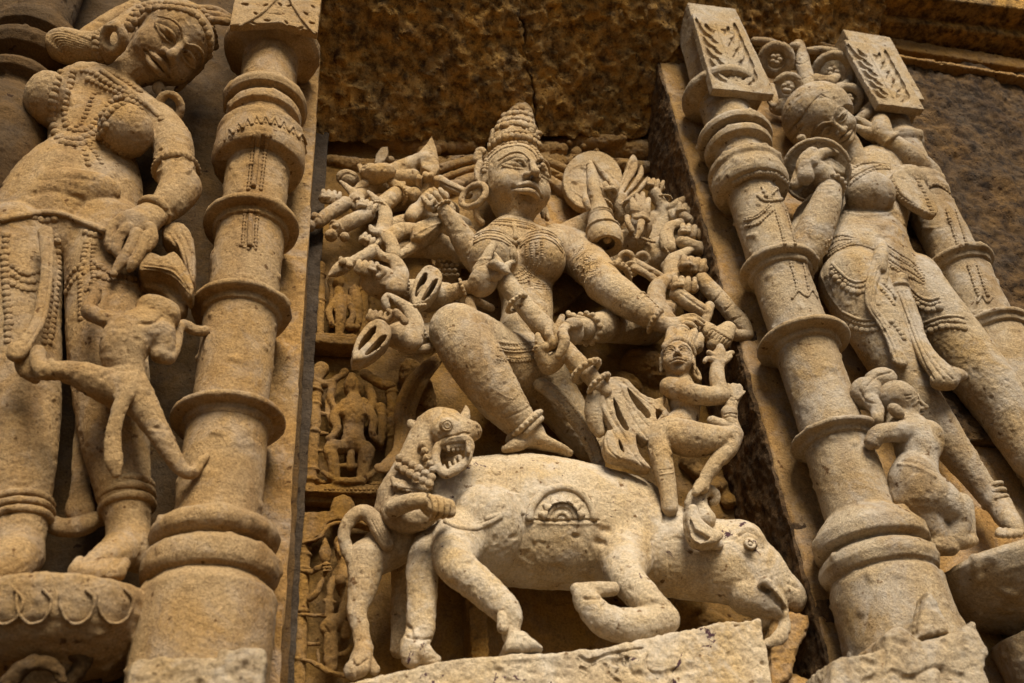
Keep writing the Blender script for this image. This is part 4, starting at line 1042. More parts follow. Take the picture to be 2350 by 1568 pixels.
s.tube([(470, 870, 215), (430, 980, 212), (420, 1090, 206), (450, 1180, 200)], [60, 74, 60, 40], 8)
s.poly([(430, 900), (470, 850), (560, 825), (640, 850), (720, 930), (820, 975), (890, 950), (900, 990), (880, 1020), (920, 1080), (850, 1130), (800, 1200), (770, 1270), (720, 1240), (692, 1225), (700, 1300), (735, 1370), (800, 1450), (740, 1440), (640, 1400), (540, 1378), (490, 1340), (478, 1260), (495, 1190), (530, 1180), (470, 1080), (425, 1000)], 212, 16, 8, smooth=2, rnd=7)
for q in ([(540, 960), (570, 1000), (610, 1090), (650, 1170), (620, 1180), (560, 1080)], [(640, 890), (690, 950), (760, 1020), (800, 1080), (770, 1100), (700, 1020), (650, 940)], [(575, 1240), (600, 1270), (620, 1330), (590, 1310)], [(830, 1040), (880, 1050), (840, 1110)]):
    s.poly(q, 220, 36, 4, 'sub', smooth=2)
for q in ([(520, 900), (500, 960), (540, 1080), (620, 1200), (660, 1290), (760, 1420)], [(470, 920), (460, 990), (500, 1100), (560, 1200), (600, 1340)], [(600, 870), (640, 960), (720, 1060), (790, 1140)], [(620, 840), (700, 910), (800, 990), (880, 1060)], [(500, 1230), (520, 1300), (600, 1370)], [(610, 900), (640, 1000), (700, 1110), (780, 1220)]):
    s.stroke(q, 7, -2.6)
for q in ([(545, 900), (520, 970), (570, 1090), (640, 1210)], [(640, 850), (720, 940), (820, 1010)]): s.stroke(q, 9, 1.6)
s.build("sash_end", PALE, GODDESS)
# ================================================================== buffalo
t = thing("buffalo_statue", "big pale carved buffalo with lowered head and kneeling foreleg on the plinth", "statue", (1290, 1500, 230), None); BUFFALO = t
s = Sculpt(cI, 1.8, 40)
FL = (NF, .8)
s.tube([(-120, 530, 100), (250, 550, 112), (560, 575, 116), (830, 600, 120)], [385, 432, 408, 350], 40, flat=FL)
s.tube([(830, 620, 125), (1200, 765, 150), (1480, 810, 172)], [335, 285, 256], 60, flat=FL)
s.tube([(1470, 810, 175), (1620, 870, 184), (1750, 955, 186), (1850, 1005, 184)], [256, 228, 165, 108], 40, flat=FL)
s.ell((1590, 650, 205), (110, 90, 150), 20, 50)
s.tube([(1840, 980, 184), (1885, 1030, 184), (1895, 1060, 182)], [100, 92, 76], 20)
s.tube([(1600, 1010, 190), (1720, 1060, 198), (1790, 1115, 196), (1800, 1135, 194)], [130, 110, 74, 46], 24)
s.tube([(1690, 960, 232), (1720, 930, 240), (1765, 985, 236), (1830, 1080, 222)], [20, 30, 28, 20], 12)
s.stroke([(1705, 975), (1760, 1010), (1820, 1080), (1845, 1110)], 18, -9); s.stroke([(1870, 950), (1920, 975)], 14, -3.5)
s.tube([(1800, 1120, 196), (1835, 1200, 196), (1800, 1290, 198), (1730, 1325, 196)], [40, 44, 44, 30], 14); s.tube([(1700, 1180, 180), (1760, 1200, 186)], [60, 40], 14)
# bent foreleg and raised hoof
s.tube([(850, 760, 170), (850, 900, 232), (960, 1030, 262), (1085, 1160, 270)], [190, 122, 104, 96], 40)
s.tube([(1085, 1175, 270), (900, 1215, 270), (730, 1185, 268), (640, 1110, 266), (600, 1040, 264)], [98, 112, 102, 92, 84], 12)
s.tube([(545, 985, 264), (640, 985, 268), (765, 980, 268)], [42, 52, 44], 12)
s.stroke([(590, 1040), (700, 1040), (780, 1020)], 10, -4); s.stroke([(700, 1090), (740, 1060), (800, 1060)], 9, -2.5)
# haunch and hind legs
s.ell((-30, 620, 170), (250, 300, 250), 12, 20)
s.c = cH
s.tube([(870, 840, 190), (850, 960, 244), (990, 1090, 264), (1090, 1180, 274), (1130, 1240, 276)], [150, 104, 88, 78, 62], 20)
s.tube([(1120, 1220, 276), (1135, 1330, 276)], [56, 50], 16); s.tube([(1085, 1230, 290), (1090, 1290, 290)], [26, 30], 6)
s.poly([(1085, 1400), (1120, 1330), (1180, 1335), (1270, 1410), (1280, 1430), (1180, 1442), (1090, 1440)], 272, 34, 8, rnd=12)
s.tube([(760, 800, 150), (690, 950, 190), (680, 1150, 205), (670, 1300, 210)], [100, 84, 78, 72], 24)
s.tube([(680, 1290, 210), (640, 1380, 214), (625, 1440, 216)], [66, 70, 52], 10); s.tube([(660, 1400, 220), (740, 1450, 214)], [60, 34], 10)
s.stroke([(600, 1330), (680, 1345), (740, 1340)], 8, -4); s.stroke([(590, 1280), (620, 1290), (630, 1330)], 14, -5)
s.c = cI
s.stroke([(215, 520), (222, 620), (190, 740), (120, 840), (50, 890)], 11, -4.5)
# flap of the missing side panel, dents and pits
s.stroke([(235, 545), (400, 556), (560, 548), (685, 552)], 9, -3, sharp=True); s.stroke([(240, 566), (450, 576), (680, 572)], 10, 1.8)
for x, y, r in ((540, 652, 18), (418, 852, 34), (725, 610, 30), (690, 690, 26)): s.stroke([(x - r * .6, y), (x + r * .6, y + r * .2)], r, -6)
s.stroke([(1110, 560), (1110, 760), (1130, 960)], 9, -1.2); s.stroke([(1310, 700), (1315, 860), (1330, 980)], 8, 1.2); s.stroke([(1360, 720), (1370, 840)], 8, -1)
s.stroke([(1070, 345), (1090, 450), (1085, 560)], 12, -5)
s.stroke([(1530, 660), (1600, 600), (1680, 640), (1700, 720)], 10, 3); s.stroke([(1555, 655), (1610, 625), (1665, 655)], 7, -2.5)
# scratched marks on the back
s.c = cS
s.stroke([(1080 + 76 * math.cos(a), 780 + 76 * math.sin(a)) for a in np.linspace(.4, 6.9, 14)], 10, -2.6)
s.stroke([(880, 890), (940, 860), (1000, 840), (1004, 960), (985, 975), (890, 915)], 9, -2.4); s.stroke([(1160, 850), (1163, 1000)], 10, -2.4)
s.stroke([(1160, 690), (1180, 655), (1250, 640), (1290, 660), (1295, 850), (1300, 1030)], 10, -2.6)
s.stroke([(1190, 1030), (1240, 1010), (1290, 1040)], 9, -2)
s.build("body", BUFF, t, 1.2)
skB = Skin(s)
bt = Bits()
arc = lambda R, a0=180, a1=360: [(450 + R * math.cos(a), 548 + R * math.sin(a)) for a in np.radians(np.linspace(a0, a1, 16))]
bt.cord(skB, cI, arc(200, 178, 362), 26, sink=-.05); bt.cord(skB, cI, arc(88), 18); bt.cord(skB, cI, arc(44), 16)
for i in range(7):
    a = math.radians(194 + i * 25.3); L = skB.lay(cI, [(450 + R * math.cos(a), 548 + R * math.sin(a)) for R in (100, 150)], 6)
    P = np.array([p + n * 1.5 for p, n in L]); bt.tube(P, np.linspace(10, 2.5, len(P)))
bt.build("wheel_emblem", BUFF, t)
bt = Bits(); bt.cord(skB, cS, [(560, 1310), (680, 1370), (850, 1385), (1000, 1330), (1120, 1260)], 32); bt.cord(skB, cS, [(960, 1300), (1060, 1260), (1130, 1250)], 26)
bt.build("snake_ornament", BUFF, t)
s = Sculpt(cI, 1.4, 6); s.tube([(1325, 545, 215), (1290, 470, 214), (1300, 400, 214), (1355, 368, 216), (1405, 390, 216), (1408, 430, 212), (1385, 440, 208)], [84, 74, 58, 40, 32, 26, 18], 6)
s.build("horn", BUFF, t)
s = Sculpt(cI, 1.4, 6); s.poly([(1222, 490), (1272, 482), (1302, 560), (1368, 622), (1440, 655), (1412, 704), (1332, 724), (1262, 690), (1226, 604)], 254, 18, 6, smooth=3, rnd=8)
s.poly([(1258, 530), (1290, 600), (1385, 655), (1330, 680), (1272, 630)], 275, 13, 4, 'sub', smooth=2); s.tube([(1360, 680, 240), (1420, 700, 235)], [50, 40], 10)
s.build("ear", BUFF, t)
s = Sculpt(cI, 1.1, 4); hq = skB.hit(*cI.d(1625, 700)); hh = hof(hq[0]); s.ell((1625, 700, hh), (44, 40, 40), 10, 4); s.ring((1625, 700, hh + 12), 26, 7, axis=NF, k=3); s.ball(1625, 702, hh + 13, 12, 3)
s.build("eye", BUFF, t)

# ================================================================== lion
t = thing("lion_statue", "carved lion with curled tail biting into the buffalo's rump", "statue", (1010, 1540, 150))
s = Sculpt(cS, 1.6, 16)
s.tube([(400, 470, 190), (320, 640, 185), (230, 860, 175), (130, 1080, 165)], [190, 190, 215, 250], 30)
s.ell((500, 395, 200), (262, 205, 185), -12, 20); s.tube([(580, 430, 222), (720, 430, 236), (820, 425, 242)], [175, 142, 104], 30)
s.ball(840, 388, 250, 66, 10); s.ell((690, 450, 244), (150, 82, 90), -8, 18); s.ball(862, 420, 292, 16, 6, 'sub')
s.ell((610, 640, 186), (200, 235, 130), -10, 30)
s.ell((640, 680, 262), (128, 108, 130), -8, 8, 'sub')
s.tube([(520, 560, 236), (620, 522, 250), (740, 502, 256), (808, 530, 252), (806, 640, 248), (770, 730, 246), (680, 795, 246), (575, 850, 244), (505, 800, 240), (464, 700, 236), (476, 610, 234)], [44, 42, 40, 36, 30, 40, 48, 50, 46, 44, 44], 12, closed=True)
s.tube([(560, 590, 238), (650, 570, 248), (760, 560, 248)], [24, 26, 24], 5); s.poly([(760, 540), (806, 540), (800, 670), (770, 660)], 256, 9, 4)
for i in range(4): s.tube([(590 + i * 46, 580 - i * 6, 246), (594 + i * 46, 622 - i * 6, 246)], [21, 15], 3)
for i in range(4): s.tube([(560 + i * 50, 800 - i * 28, 246), (552 + i * 50, 760 - i * 28, 246)], [20, 13], 3)
s.tube([(560, 730, 205), (640, 720, 225), (700, 690, 240)], [50, 44, 30], 6)
for i in range(4): s.stroke([(880 + i * 24, 380 + i * 8), (895 + i * 22, 470), (905 + i * 16, 560)], 8, -3)
s.ell((575, 372, 262), (100, 92, 50), 0, 14, 'sub')
s.tube([(300, 420, 190), (240, 370, 196), (205, 330, 198)], [70, 56, 20], 10); s.tube([(300, 430, 200), (330, 380, 212)], [40, 34], 8); s.ell((260, 380, 222), (34, 26, 24), 20, 4, 'sub')
s.tube([(740, 320, 205), (765, 250, 205), (762, 175, 203)], [56, 44, 10], 8); s.ell((760, 260, 224), (18, 44, 16), 0, 4, 'sub')
for i in range(6): s.ball(115 + i * 62, 690 + i * 36 + (i > 3) * 10, 216 + i * 8, 50 - i, 6); s.ball(95 + i * 62, 775 + i * 34, 218 + i * 7, 46, 6)
for i in range(5): s.tube([(330 + i * 26, 560 + i * 62, 226 + i * 3), (300 + i * 26, 590 + i * 62, 222 + i * 3)], [40, 20], 6)
for i in range(9): s.tube([(40 + i * 42, 930 + i * 6 - (i - 4) ** 2 * 2, 216), (60 + i * 44, 990 + i * 4 - (i - 4) ** 2 * 2, 220)], [30, 26], 6)
s.stroke([(540, 250), (620, 270), (690, 320)], 9, -2.5); s.stroke([(500, 280), (580, 250), (660, 270)], 8, 2); s.stroke([(560, 480), (650, 470), (740, 440), (800, 450)], 9, -2.6); s.stroke([(600, 500), (700, 480), (770, 470)], 8, 2); s.stroke([(330, 560), (350, 620), (400, 680)], 9, -1.8)
s.stroke([(20, 1060), (140, 1000), (280, 1010), (350, 1050)], 11, -3)
# shoulder, arm and gripping paw
s.tube([(90, 1160, 180), (110, 1260, 196), (280, 1290, 206), (420, 1230, 222)], [165, 165, 135, 95], 22)
s.tube([(50, 1190, 232), (200, 1130, 262), (330, 1110, 280)], [92, 88, 78], 8)
s.ell((470, 1170, 272), (165, 120, 84), 12, 8)
for i in range(4): s.tube([(400 + i * 62, 1065 + i * 16, 300), (450 + i * 60, 1110 + i * 14, 318 - i * 4), (455 + i * 60, 1215 + i * 8, 314 - i * 4), (415 + i * 58, 1300 - i * 10, 292)], [27, 29, 28, 20], 2)
s.c = cH
s.tube([(560, 720, 150), (590, 800, 140), (500, 880, 135), (410, 940, 140)], [130, 130, 118, 96], 24)
s.tube([(640, 820, 120), (720, 850, 110)], [110, 90], 20)
s.tube([(400, 940, 146), (380, 1080, 152), (352, 1200, 156), (370, 1300, 160), (385, 1400, 166)], [100, 74, 52, 45, 46], 16)
s.tube([(385, 1400, 168), (365, 1470, 174), (330, 1510, 178)], [48, 56, 40], 8); s.ell((350, 1495, 178), (64, 44, 46), 0, 8); s.tube([(400, 1440, 172), (440, 1500, 170)], [30, 28], 6)
s.stroke([(330, 1455), (350, 1478), (400, 1450)], 8, -4); s.stroke([(345, 1490), (350, 1540)], 6, -2)
s.tube([(600, 940, 80), (570, 1150, 70), (560, 1400, 70)], [80, 48, 40], 14)
s.build("body", PALE, t, 1.1)
s = Sculpt(cS, 1.2, 4); s.ball(578, 362, 250, 76, 4); s.ring((580, 365, 266), 50, 9, axis=-W(1020, 970, 250), k=3); s.ring((582, 366, 272), 26, 8, axis=-W(1020, 970, 250), k=3); s.build("eye", PALE, t)
s = Sculpt(cH, 1.5, 8); s.tube([(350, 960, 150), (300, 890, 155), (285, 810, 160), (320, 735, 166), (380, 702, 172), (435, 735, 178), (470, 800, 180), (505, 865, 178)], [52, 34, 32, 36, 40, 42, 44, 36], 8)
for o in (-16, 0, 16): s.stroke([(440 + o, 740), (470 + o, 800), (505 + o, 860)], 4, -1.8)
s.build("tail", PALE, t)

# ================================================================== small man rising from the neck
t = thing("small_man_statue", "small pale carved man with swept up hair stepping on the buffalo's neck", "statue", (1520, 1190, 190))
s = Sculpt(cG, 1.35, 16)
s.tube([(1000, 850, 222), (1030, 960, 220), (1040, 1060, 214), (990, 1150, 214)], [90, 110, 98, 108], 20)
s.tube([(940, 880, 228), (1010, 880, 230)], [76, 80], 14)
s.tube([(960, 885, 240), (1080, 915, 256), (1190, 935, 262), (1285, 930, 262)], [78, 72, 68, 62], 14)
s.tube([(1285, 925, 262), (1260, 840, 264), (1255, 760, 264), (1262, 700, 264)], [60, 56, 50, 46], 8)
s.tube([(1262, 710, 264), (1270, 650, 266), (1278, 600, 268)], [52, 46, 26], 8)
for q in ([(1240, 690), (1190, 680), (1170, 700)], [(1235, 660), (1200, 640)], [(1300, 680), (1330, 650), (1360, 640)], [(1300, 700), (1320, 690), (1345, 665)]): s.tube([(*p, 270) for p in q], [24, 20, 16][:len(q)], 6, n=3)
s.tube([(1000, 985, 870), (1000, 985, 870)], [1, 1], 1) if False else None
s.tube([(970, 830, 225), (985, 780, 226)], [60, 62], 14)
s.tube([(940, 1190, 220), (1090, 1230, 250), (1250, 1225, 262), (1370, 1200, 264)], [118, 125, 92, 60], 20)
s.tube([(1370, 1200, 264), (1330, 1300, 262), (1240, 1400, 256), (1180, 1490, 248), (1160, 1560, 242)], [62, 62, 54, 46, 44], 8)
s.tube([(1150, 1540, 244), (1110, 1590, 250)], [48, 30], 8)
s.tube([(870, 1200, 215), (870, 1320, 222), (895, 1440, 224), (920, 1560, 222), (935, 1700, 216)], [100, 82, 72, 62, 54], 18)
s.tube([(1385, 1190, 262), (1350, 1110, 264), (1340, 1050, 266)], [50, 48, 56], 8)
s.tube([(1330, 1140, 262), (1260, 1120, 255), (1220, 1100, 250)], [34, 40, 34], 8)
g = head(s, cG.P(985, 695, 236), 46, NF * .8 - RT * .30 + UP * .0, UP + RT * .12, smile=.03, eye=1.1)
s.stroke([(1090, 890), (1110, 940), (1090, 990)], 6, -1.6); s.stroke([(1180, 1140), (1170, 1220), (1150, 1300)], 6, -1.8); s.stroke([(920, 1110), (900, 1200), (960, 1330)], 7, -1.6); s.stroke([(860, 1440), (950, 1430)], 5, -1.6); s.stroke([(870, 1470), (960, 1455)], 5, 1.4)
s.stroke([(900, 1090), (960, 1075), (1060, 1090)], 8, 1.6); s.stroke([(905, 1110), (960, 1100), (1060, 1110)], 6, -1.6)
for y in (1060, 1085): s.stroke([(1305, y), (1350, y - 10), (1390, y)], 6, -1.8)
s.stroke([(850, 1330), (900, 1290), (950, 1330), (920, 1280)], 10, 2)
s.build("body", PALE, t, .9)
s = Sculpt(cG, 1.2, 6)
s.tube([(905, 610, 246), (950, 562, 256), (1010, 555, 258), (1070, 590, 252), (1100, 650, 240)], [18, 26, 28, 26, 18], 5)
s.tube([(1000, 570, 236), (1020, 500, 234), (1040, 445, 232)], [66, 48, 20], 8); s.tube([(1050, 580, 236), (1090, 520, 236), (1100, 480, 234)], [50, 36, 18], 8); s.tube([(1080, 600, 232), (1130, 560, 230), (1140, 520, 230)], [46, 36, 20], 8); s.ell((1120, 590, 226), (46, 60, 40), 0, 8)
for i in range(7): s.stroke([(960 + i * 18, 590 + i * 4), (985 + i * 18, 540), (1020 + i * 14, 480)], 4, -1.4)
s.build("hair", PALE, t)
s = Sculpt(cG, 1.2, 4); s.ring((1110, 780, 222), 34, 18, axis=nrm(NF + RT * .6), squash=1.4); s.build("earring", PALE, t)
s = Sculpt(cG, 1.3, 4); s.tube([(1352, 1030, 262), (1355, 980, 262), (1380, 900, 262)], [40, 44, 56], 4); s.poly([(1310, 868), (1440, 925), (1425, 945), (1380, 985), (1320, 950)], 262, 14, 5); s.stroke([(1340, 900), (1345, 1000)], 6, -1.6); s.stroke([(1390, 930), (1370, 1010)], 6, -1.6); s.build("hilt", PALE, t)

# ================================================================== plinth
t = thing("stone_plinth", "broken pale plinth with cracked face under the buffalo's hooves", "plinth", (1300, 1600, 200))
s = Sculpt(cD0, 2.2, 6)
s.poly([(760, 1760), (800, 1566), (850, 1553), (905, 1542), (960, 1528), (1000, 1517), (1080, 1508), (1150, 1503), (1300, 1494), (1380, 1486), (1420, 1478), (1500, 1459), (1540, 1449), (1590, 1442), (1640, 1430), (1700, 1424), (1745, 1418), (1752, 1450), (1762, 1500), (1800, 1760)], 300, 140, 0, rnd=5, front=True)
s.c = cI
for q in ([(560, 1400), (620, 1430), (730, 1390), (830, 1370), (950, 1350)], [(570, 1470), (620, 1500), (590, 1540)], [(820, 1390), (830, 1450), (800, 1500)], [(980, 1400), (990, 1480), (1050, 1510)], [(720, 1450), (760, 1520), (820, 1560)], [(860, 1410), (880, 1480), (920, 1540)]): s.stroke(q, 11, -4.5, sharp=True)
s.stroke([(0, 1430), (200, 1420), (430, 1400)], 14, 2.5)
for _ in range(26): x, y = RNG.uniform(0, 1680), RNG.uniform(1300, 1568); s.stroke([(x, y), (x + RNG.uniform(-60, 60), y + RNG.uniform(-20, 20))], RNG.uniform(14, 36), RNG.uniform(-4, 2.5))
s.build("block", BUFF, t, 2.4)
t = thing("stone_fragment", "small orange broken stone stump at the right end of the plinth", "rubble", (1800, 1560, 150))
s = Sculpt(cD0, 2, 10); s.poly([(1750, 1430), (1800, 1418), (1838, 1425), (1842, 1452), (1815, 1500), (1800, 1568), (1750, 1600)], 168, 34, 6, rnd=9); s.ell((1800, 1640, 120), (110, 90, 80), 0, 10)
s.build("stump", STRIP, t, 2.4)
# ================================================================== big leaning woman on the left
def foot_toes(s, pts, h, r, k=4):
    for i, (x, y) in enumerate(pts): s.tube([(x + 10, y - 22, h - 4), (x, y - 4, h + 3), (x - 1, y + 5, h)], [r * .9, r, r * .8], k, n=3)
t = thing("leaning_woman_statue", "big tan carved woman with tilted head and closed eyes, cropped at the left edge", "statue", (160, 1330, 250)); WL = t
s = Sculpt(cA, 1.9, 18); FL = (NF, .62)
s.tube([(680, 600, 250), (630, 820, 250), (610, 1060, 250), (520, 1300, 245), (450, 1500, 240)], [200, 262, 285, 425, 470], 20, flat=FL)
s.tube([(420, 640, 258), (640, 580, 262), (1000, 800, 268)], [120, 150, 140], 40)
s.ell((320, 670, 296), (138, 185, 150), 15, 50); s.ell((858, 890, 318), (180, 190, 165), -20, 12)
s.tube([(700, 640, 262), (840, 540, 280), (960, 430, 300)], [150, 118, 120], 30)
s.ell((520, 1330, 300), (300, 170, 110), -5, 60)
s.tube([(1080, 830, 268), (1165, 960, 280), (1190, 1120, 290), (1215, 1250, 296)], [125, 138, 130, 128], 20)
s.tube([(1235, 1275, 298), (1150, 1390, 312), (1040, 1460, 320)], [136, 115, 84], 12)
s.tube([(540, 290, 262), (720, 170, 262), (920, 60, 258)], [58, 66, 60], 10)
for i in range(3): s.tube([(1250, 80 + i * 34, 286), (1380, 66 + i * 36, 300), (1480, 74 + i * 34, 306), (1560, 118 + i * 18, 304), (1610, 140 + i * 10, 300)], [40, 32, 28, 26, 18], 5)
s.c = cB                                                                        # hanging hand
s.tube([(1080, 60, 322), (980, 130, 330), (900, 190, 332)], [90, 120, 120], 14, flat=(NF, .7)); s.ell((890, 200, 330), (140, 150, 85), 20, 14)
for q, r in (([(850, 110), (760, 180), (738, 270), (752, 335)], 40), ([(880, 180), (810, 250), (790, 330), (800, 370)], 40), ([(930, 220), (880, 330), (810, 440), (772, 495)], 40), ([(1000, 240), (960, 340), (905, 430), (880, 465)], 38), ([(1020, 180), (1040, 260), (1010, 330)], 40)):
    s.tube([(*p, 348 - i * 4) for i, p in enumerate(q)], [r, r, r * .9, r * .62][-len(q):], 7)
s.c = cD0
s.tube([(245, 540, 250), (243, 640, 255), (245, 760, 258), (252, 860, 258), (264, 1000, 258), (281, 1110, 258), (293, 1190, 260), (296, 1240, 262)], [92, 88, 86, 84, 76, 62, 50, 49], 4)
s.tube([(40, 560, 250), (46, 700, 252), (52, 850, 252), (54, 1000, 250), (50, 1120, 250), (44, 1210, 252), (36, 1280, 256)], [98, 88, 82, 76, 66, 60, 56], 4)
s.tube([(300, 1240, 262), (272, 1268, 285), (230, 1296, 305), (190, 1312, 318)], [50, 48, 40, 26], 12, flat=(UP, .85)); s.ell((318, 1275, 262), (44, 40, 40), 0, 12)
foot_toes(s, [(172, 1312), (200, 1316), (226, 1318), (251, 1318), (276, 1316)], 330, 15)
s.tube([(40, 1270, 262), (20, 1300, 290), (-20, 1320, 300)], [58, 54, 40], 12)
g = head(s, cA.P(1150, 318, 310), 107, np.array((.52, -.28, .82)), np.array((.76, .62, .0)), eye=.8, smile=.03)
s.stroke([(0, 505), (110, 487), (170, 500), (240, 532)], 7, 4)
s.c = cA; s.stroke([(200, 1330), (350, 1300), (480, 1330), (560, 1370), (480, 1470)], 26, -3.5); s.stroke([(300, 1130), (450, 1100), (620, 1140)], 24, -2); s.stroke([(260, 1230), (450, 1210), (640, 1230)], 22, -2)
for o in (0, 50, 95): s.stroke([(880 + o, 560 + o * .4), (930 + o, 480 + o * .5), (990 + o * .9, 560 + o * .3)], 8, -1)
for x in (1060, 1250): s.stroke([(x + 60 * math.cos(a), 1130 + 50 * math.sin(a)) for a in np.linspace(3.2, 7.5, 9)], 12, 3.5)
s.stroke([(1040, 1120), (1120, 1075), (1200, 1060), (1290, 1085), (1330, 1140)], 12, 3)
s.build("body", TAN, t, 1.2); skW = Skin(s); WLS = s
# hair
s = Sculpt(cA, 1.7, 12)
s.ell((470, 320, 285), (172, 125, 105), 12, 10); s.tube([(600, 340, 285), (720, 330, 290), (860, 220, 285), (1000, 110, 275), (1180, 70, 262), (1330, 120, 255), (1400, 280, 252)], [120, 125, 110, 90, 80, 80, 80], 20)
for i in range(11):
    a = i / 10; s.stroke([(325 + a * 150, 260 + 150 * a), (350 + a * 130, 220 + a * 170), (430 + a * 60, 215 + a * 180), (540, 250 + a * 170), (620, 280 + a * 150)], 8, -2.6)
for y in (650, 700): s.stroke([(y, 210), (y - 10, 330), (y + 20, 440)], 11, 2.5)
HAIR = s.build("hair", TAN, t); skH = Skin(s, WLS)
bt = Bits()
bt.beads(skH, cA, [(890, 190), (950, 90), (1080, 52), (1230, 62), (1340, 110), (1400, 200), (1432, 310), (1415, 430)], 32, 1.7); bt.beads(skH, cA, [(870, 170), (930, 60), (1080, 22), (1260, 36), (1380, 80), (1450, 180), (1470, 320)], 24, 1.8)
bt.cut(); bt.beads(skH, cA, [(640, 250), (700, 200), (780, 170), (860, 190)], 18, 1.7); bt.beads(skH, cA, [(660, 260), (650, 350), (690, 430)], 24, 1.6)
bt.build("headband", TAN, HAIR)
s = Sculpt(cA, 1.5, 5); s.ring((775, 265, 352), 82, 34, axis=np.array((-.35, -.1, .9)), k=5); s.build("earring", TAN, t)
s = Sculpt(cA, 1.5, 5); s.ring((1155, 735, 285), 72, 30, axis=np.array((.3, -.1, .9)), k=5, squash=1.25); s.tube([(1080, 600, 285), (1110, 650, 285)], [40, 36], 6); s.build("earring", TAN, t)
bt = Bits()
bt.beads(skW, cA, [(412, 490), (380, 600), (350, 780), (395, 910), (520, 950), (660, 890), (750, 760), (870, 690)], 29, 1.65); bt.beads(skW, cA, [(505, 490), (460, 640), (440, 790), (480, 880), (600, 880), (690, 780), (780, 680), (900, 660)], 26, 1.65)
bt.cut(); bt.beads(skW, cA, [(350, 820), (400, 950), (530, 985), (680, 930), (720, 860)], 31, 1.6)
bt.beads(skW, cA, [(560, 480), (640, 500), (760, 580), (900, 650), (1030, 740), (1100, 810)], 24, 1.65); bt.beads(skW, cA, [(600, 540), (720, 600), (850, 660), (960, 740)], 22, 1.7); bt.cord(skW, cA, [(690, 480), (800, 560), (960, 680), (1100, 800)], 22); bt.beads(skW, cA, [(740, 490), (850, 550), (950, 620)], 22, 1.7)
bt.beads(skW, cA, [(640, 640), (600, 740), (560, 830), (520, 860)], 19, 1.7); bt.cut(); bt.beads(skW, cA, [(560, 990), (585, 1060), (600, 1120)], 19, 1.7); bt.beads(skW, cA, [(610, 990), (660, 1060), (690, 1110)], 18, 1.7); bt.beads(skW, cA, [(710, 970), (780, 1020), (850, 1060)], 18, 1.8)
bt.build("necklace", TAN, t)
bt = Bits()
bt.cord(skW, cB, [(5, 135), (150, 100), (300, 78), (430, 92), (560, 140), (715, 205)], 22, sink=0)
for o in (0, 75): bt.beads(skW, cB, [(305 + o, 240), (330 + o, 420), (345 + o * .6, 620), (320 + o * .6, 800), (300 + o * .5, 960)], 26, 1.55)
bt.beads(skW, cB, [(45, 230), (30, 420), (45, 640), (60, 820), (50, 950)], 30, 1.5)
for o in range(3): bt.beads(skW, cB, [(90, 440 + o * 62), (170, 490 + o * 55), (260, 480 + o * 60)], 24, 1.6)
for o in range(2): bt.beads(skW, cB, [(455, 560 + o * 60), (500, 480 + o * 60), (570, 420 + o * 70)], 24, 1.6); bt.beads(skW, cB, [(650, 420 + o * 70), (740, 480 + o * 55), (830, 510 + o * 40), (920, 530 + o * 40)], 24, 1.6)
bt.beads(skW, cB, [(590, 280), (560, 420), (545, 600), (550, 800)], 22, 1.6); bt.beads(skW, cB, [(640, 290), (630, 400), (640, 540)], 20, 1.6)
bt.beads(skW, cB, [(230, 110), (300, 130), (370, 120)], 30, 1.5); bt.beads(skW, cB, [(580, 210), (640, 230), (690, 240)], 26, 1.6)
bt.build("bead_belt", TAN, t)
s = Sculpt(cB, 1.7, 6)
s.tube([(310, 210, 345), (320, 420, 352), (300, 640, 352), (260, 820, 362), (190, 940, 372), (120, 1020, 372), (110, 1060, 368)], [52, 40, 42, 44, 50, 70, 40], 6, flat=(NF, .6))
s.tube([(150, 1040, 362), (190, 1140, 352), (240, 1220, 342)], [60, 70, 30], 8, flat=(NF, .5)); s.stroke([(330, 250), (345, 440), (320, 660), (270, 840), (180, 980)], 9, -2)
s.build("waist_strap", TAN, t)
s = Sculpt(cB, 1.7, 6)
s.poly([(955, 430), (1020, 385), (1100, 412), (1190, 385), (1250, 450), (1300, 560), (1325, 640), (1290, 700), (1210, 580), (1090, 510), (960, 520)], 318, 22, 8, smooth=2, rnd=8)
s.poly([(1110, 230), (1180, 190), (1260, 200), (1320, 300), (1335, 460), (1320, 600), (1270, 500), (1210, 360), (1120, 300)], 288, 22, 8, smooth=2, rnd=8)
s.poly([(960, 500), (1100, 500), (1240, 600), (1280, 700), (1240, 800), (1100, 640), (960, 600)], 288, 16, 8, smooth=2, rnd=8)
for o in (0, 38, 78): s.stroke([(980, 430 + o * .6), (1080, 440 + o * .7), (1190, 470 + o), (1290, 610 + o * .5)], 9, -3)
for o in (0, 45, 90): s.stroke([(1150 + o, 220), (1210 + o * .9, 330), (1240 + o * .8, 500)], 9, -3)
s.build("skirt_end", TAN, t)
s = Sculpt(cC, 1.9, 8)
s.tube([(540, -640, 215), (560, -300, 225), (552, 0, 228), (548, 220, 232), (545, 380, 236)], [40, 44, 56, 64, 92], 10, flat=(NF, .6)); s.tube([(270, 450, 226), (420, 510, 236), (560, 500, 240), (720, 430, 230)], [50, 66, 66, 50], 12)
s.build("garment_tail", TAN, t)
for i, (y, R) in enumerate([(248, 170), (305, 176), (372, 178)]):
    bangle("anklet", ((868, y, 259), (873, y + 80, 260)), R - 18, 30, TAN, t, cC, vox=1.8)
for i, (y, R) in enumerate([(372, 205), (424, 205), (478, 200)]):
    bangle("anklet", ((132, y, 250), (128, y + 80, 251)), R - 10, 30, TAN, t, cC, vox=1.8)
bangle("bangle", ((1050, 1448, 318), (980, 1500, 326)), 96, 34, TAN, t, cA, vox=1.8)
bangle("armlet", ((1200, 1165, 292), (1212, 1250, 296)), 130, 28, TAN, t, cA, 14, vox=1.8)

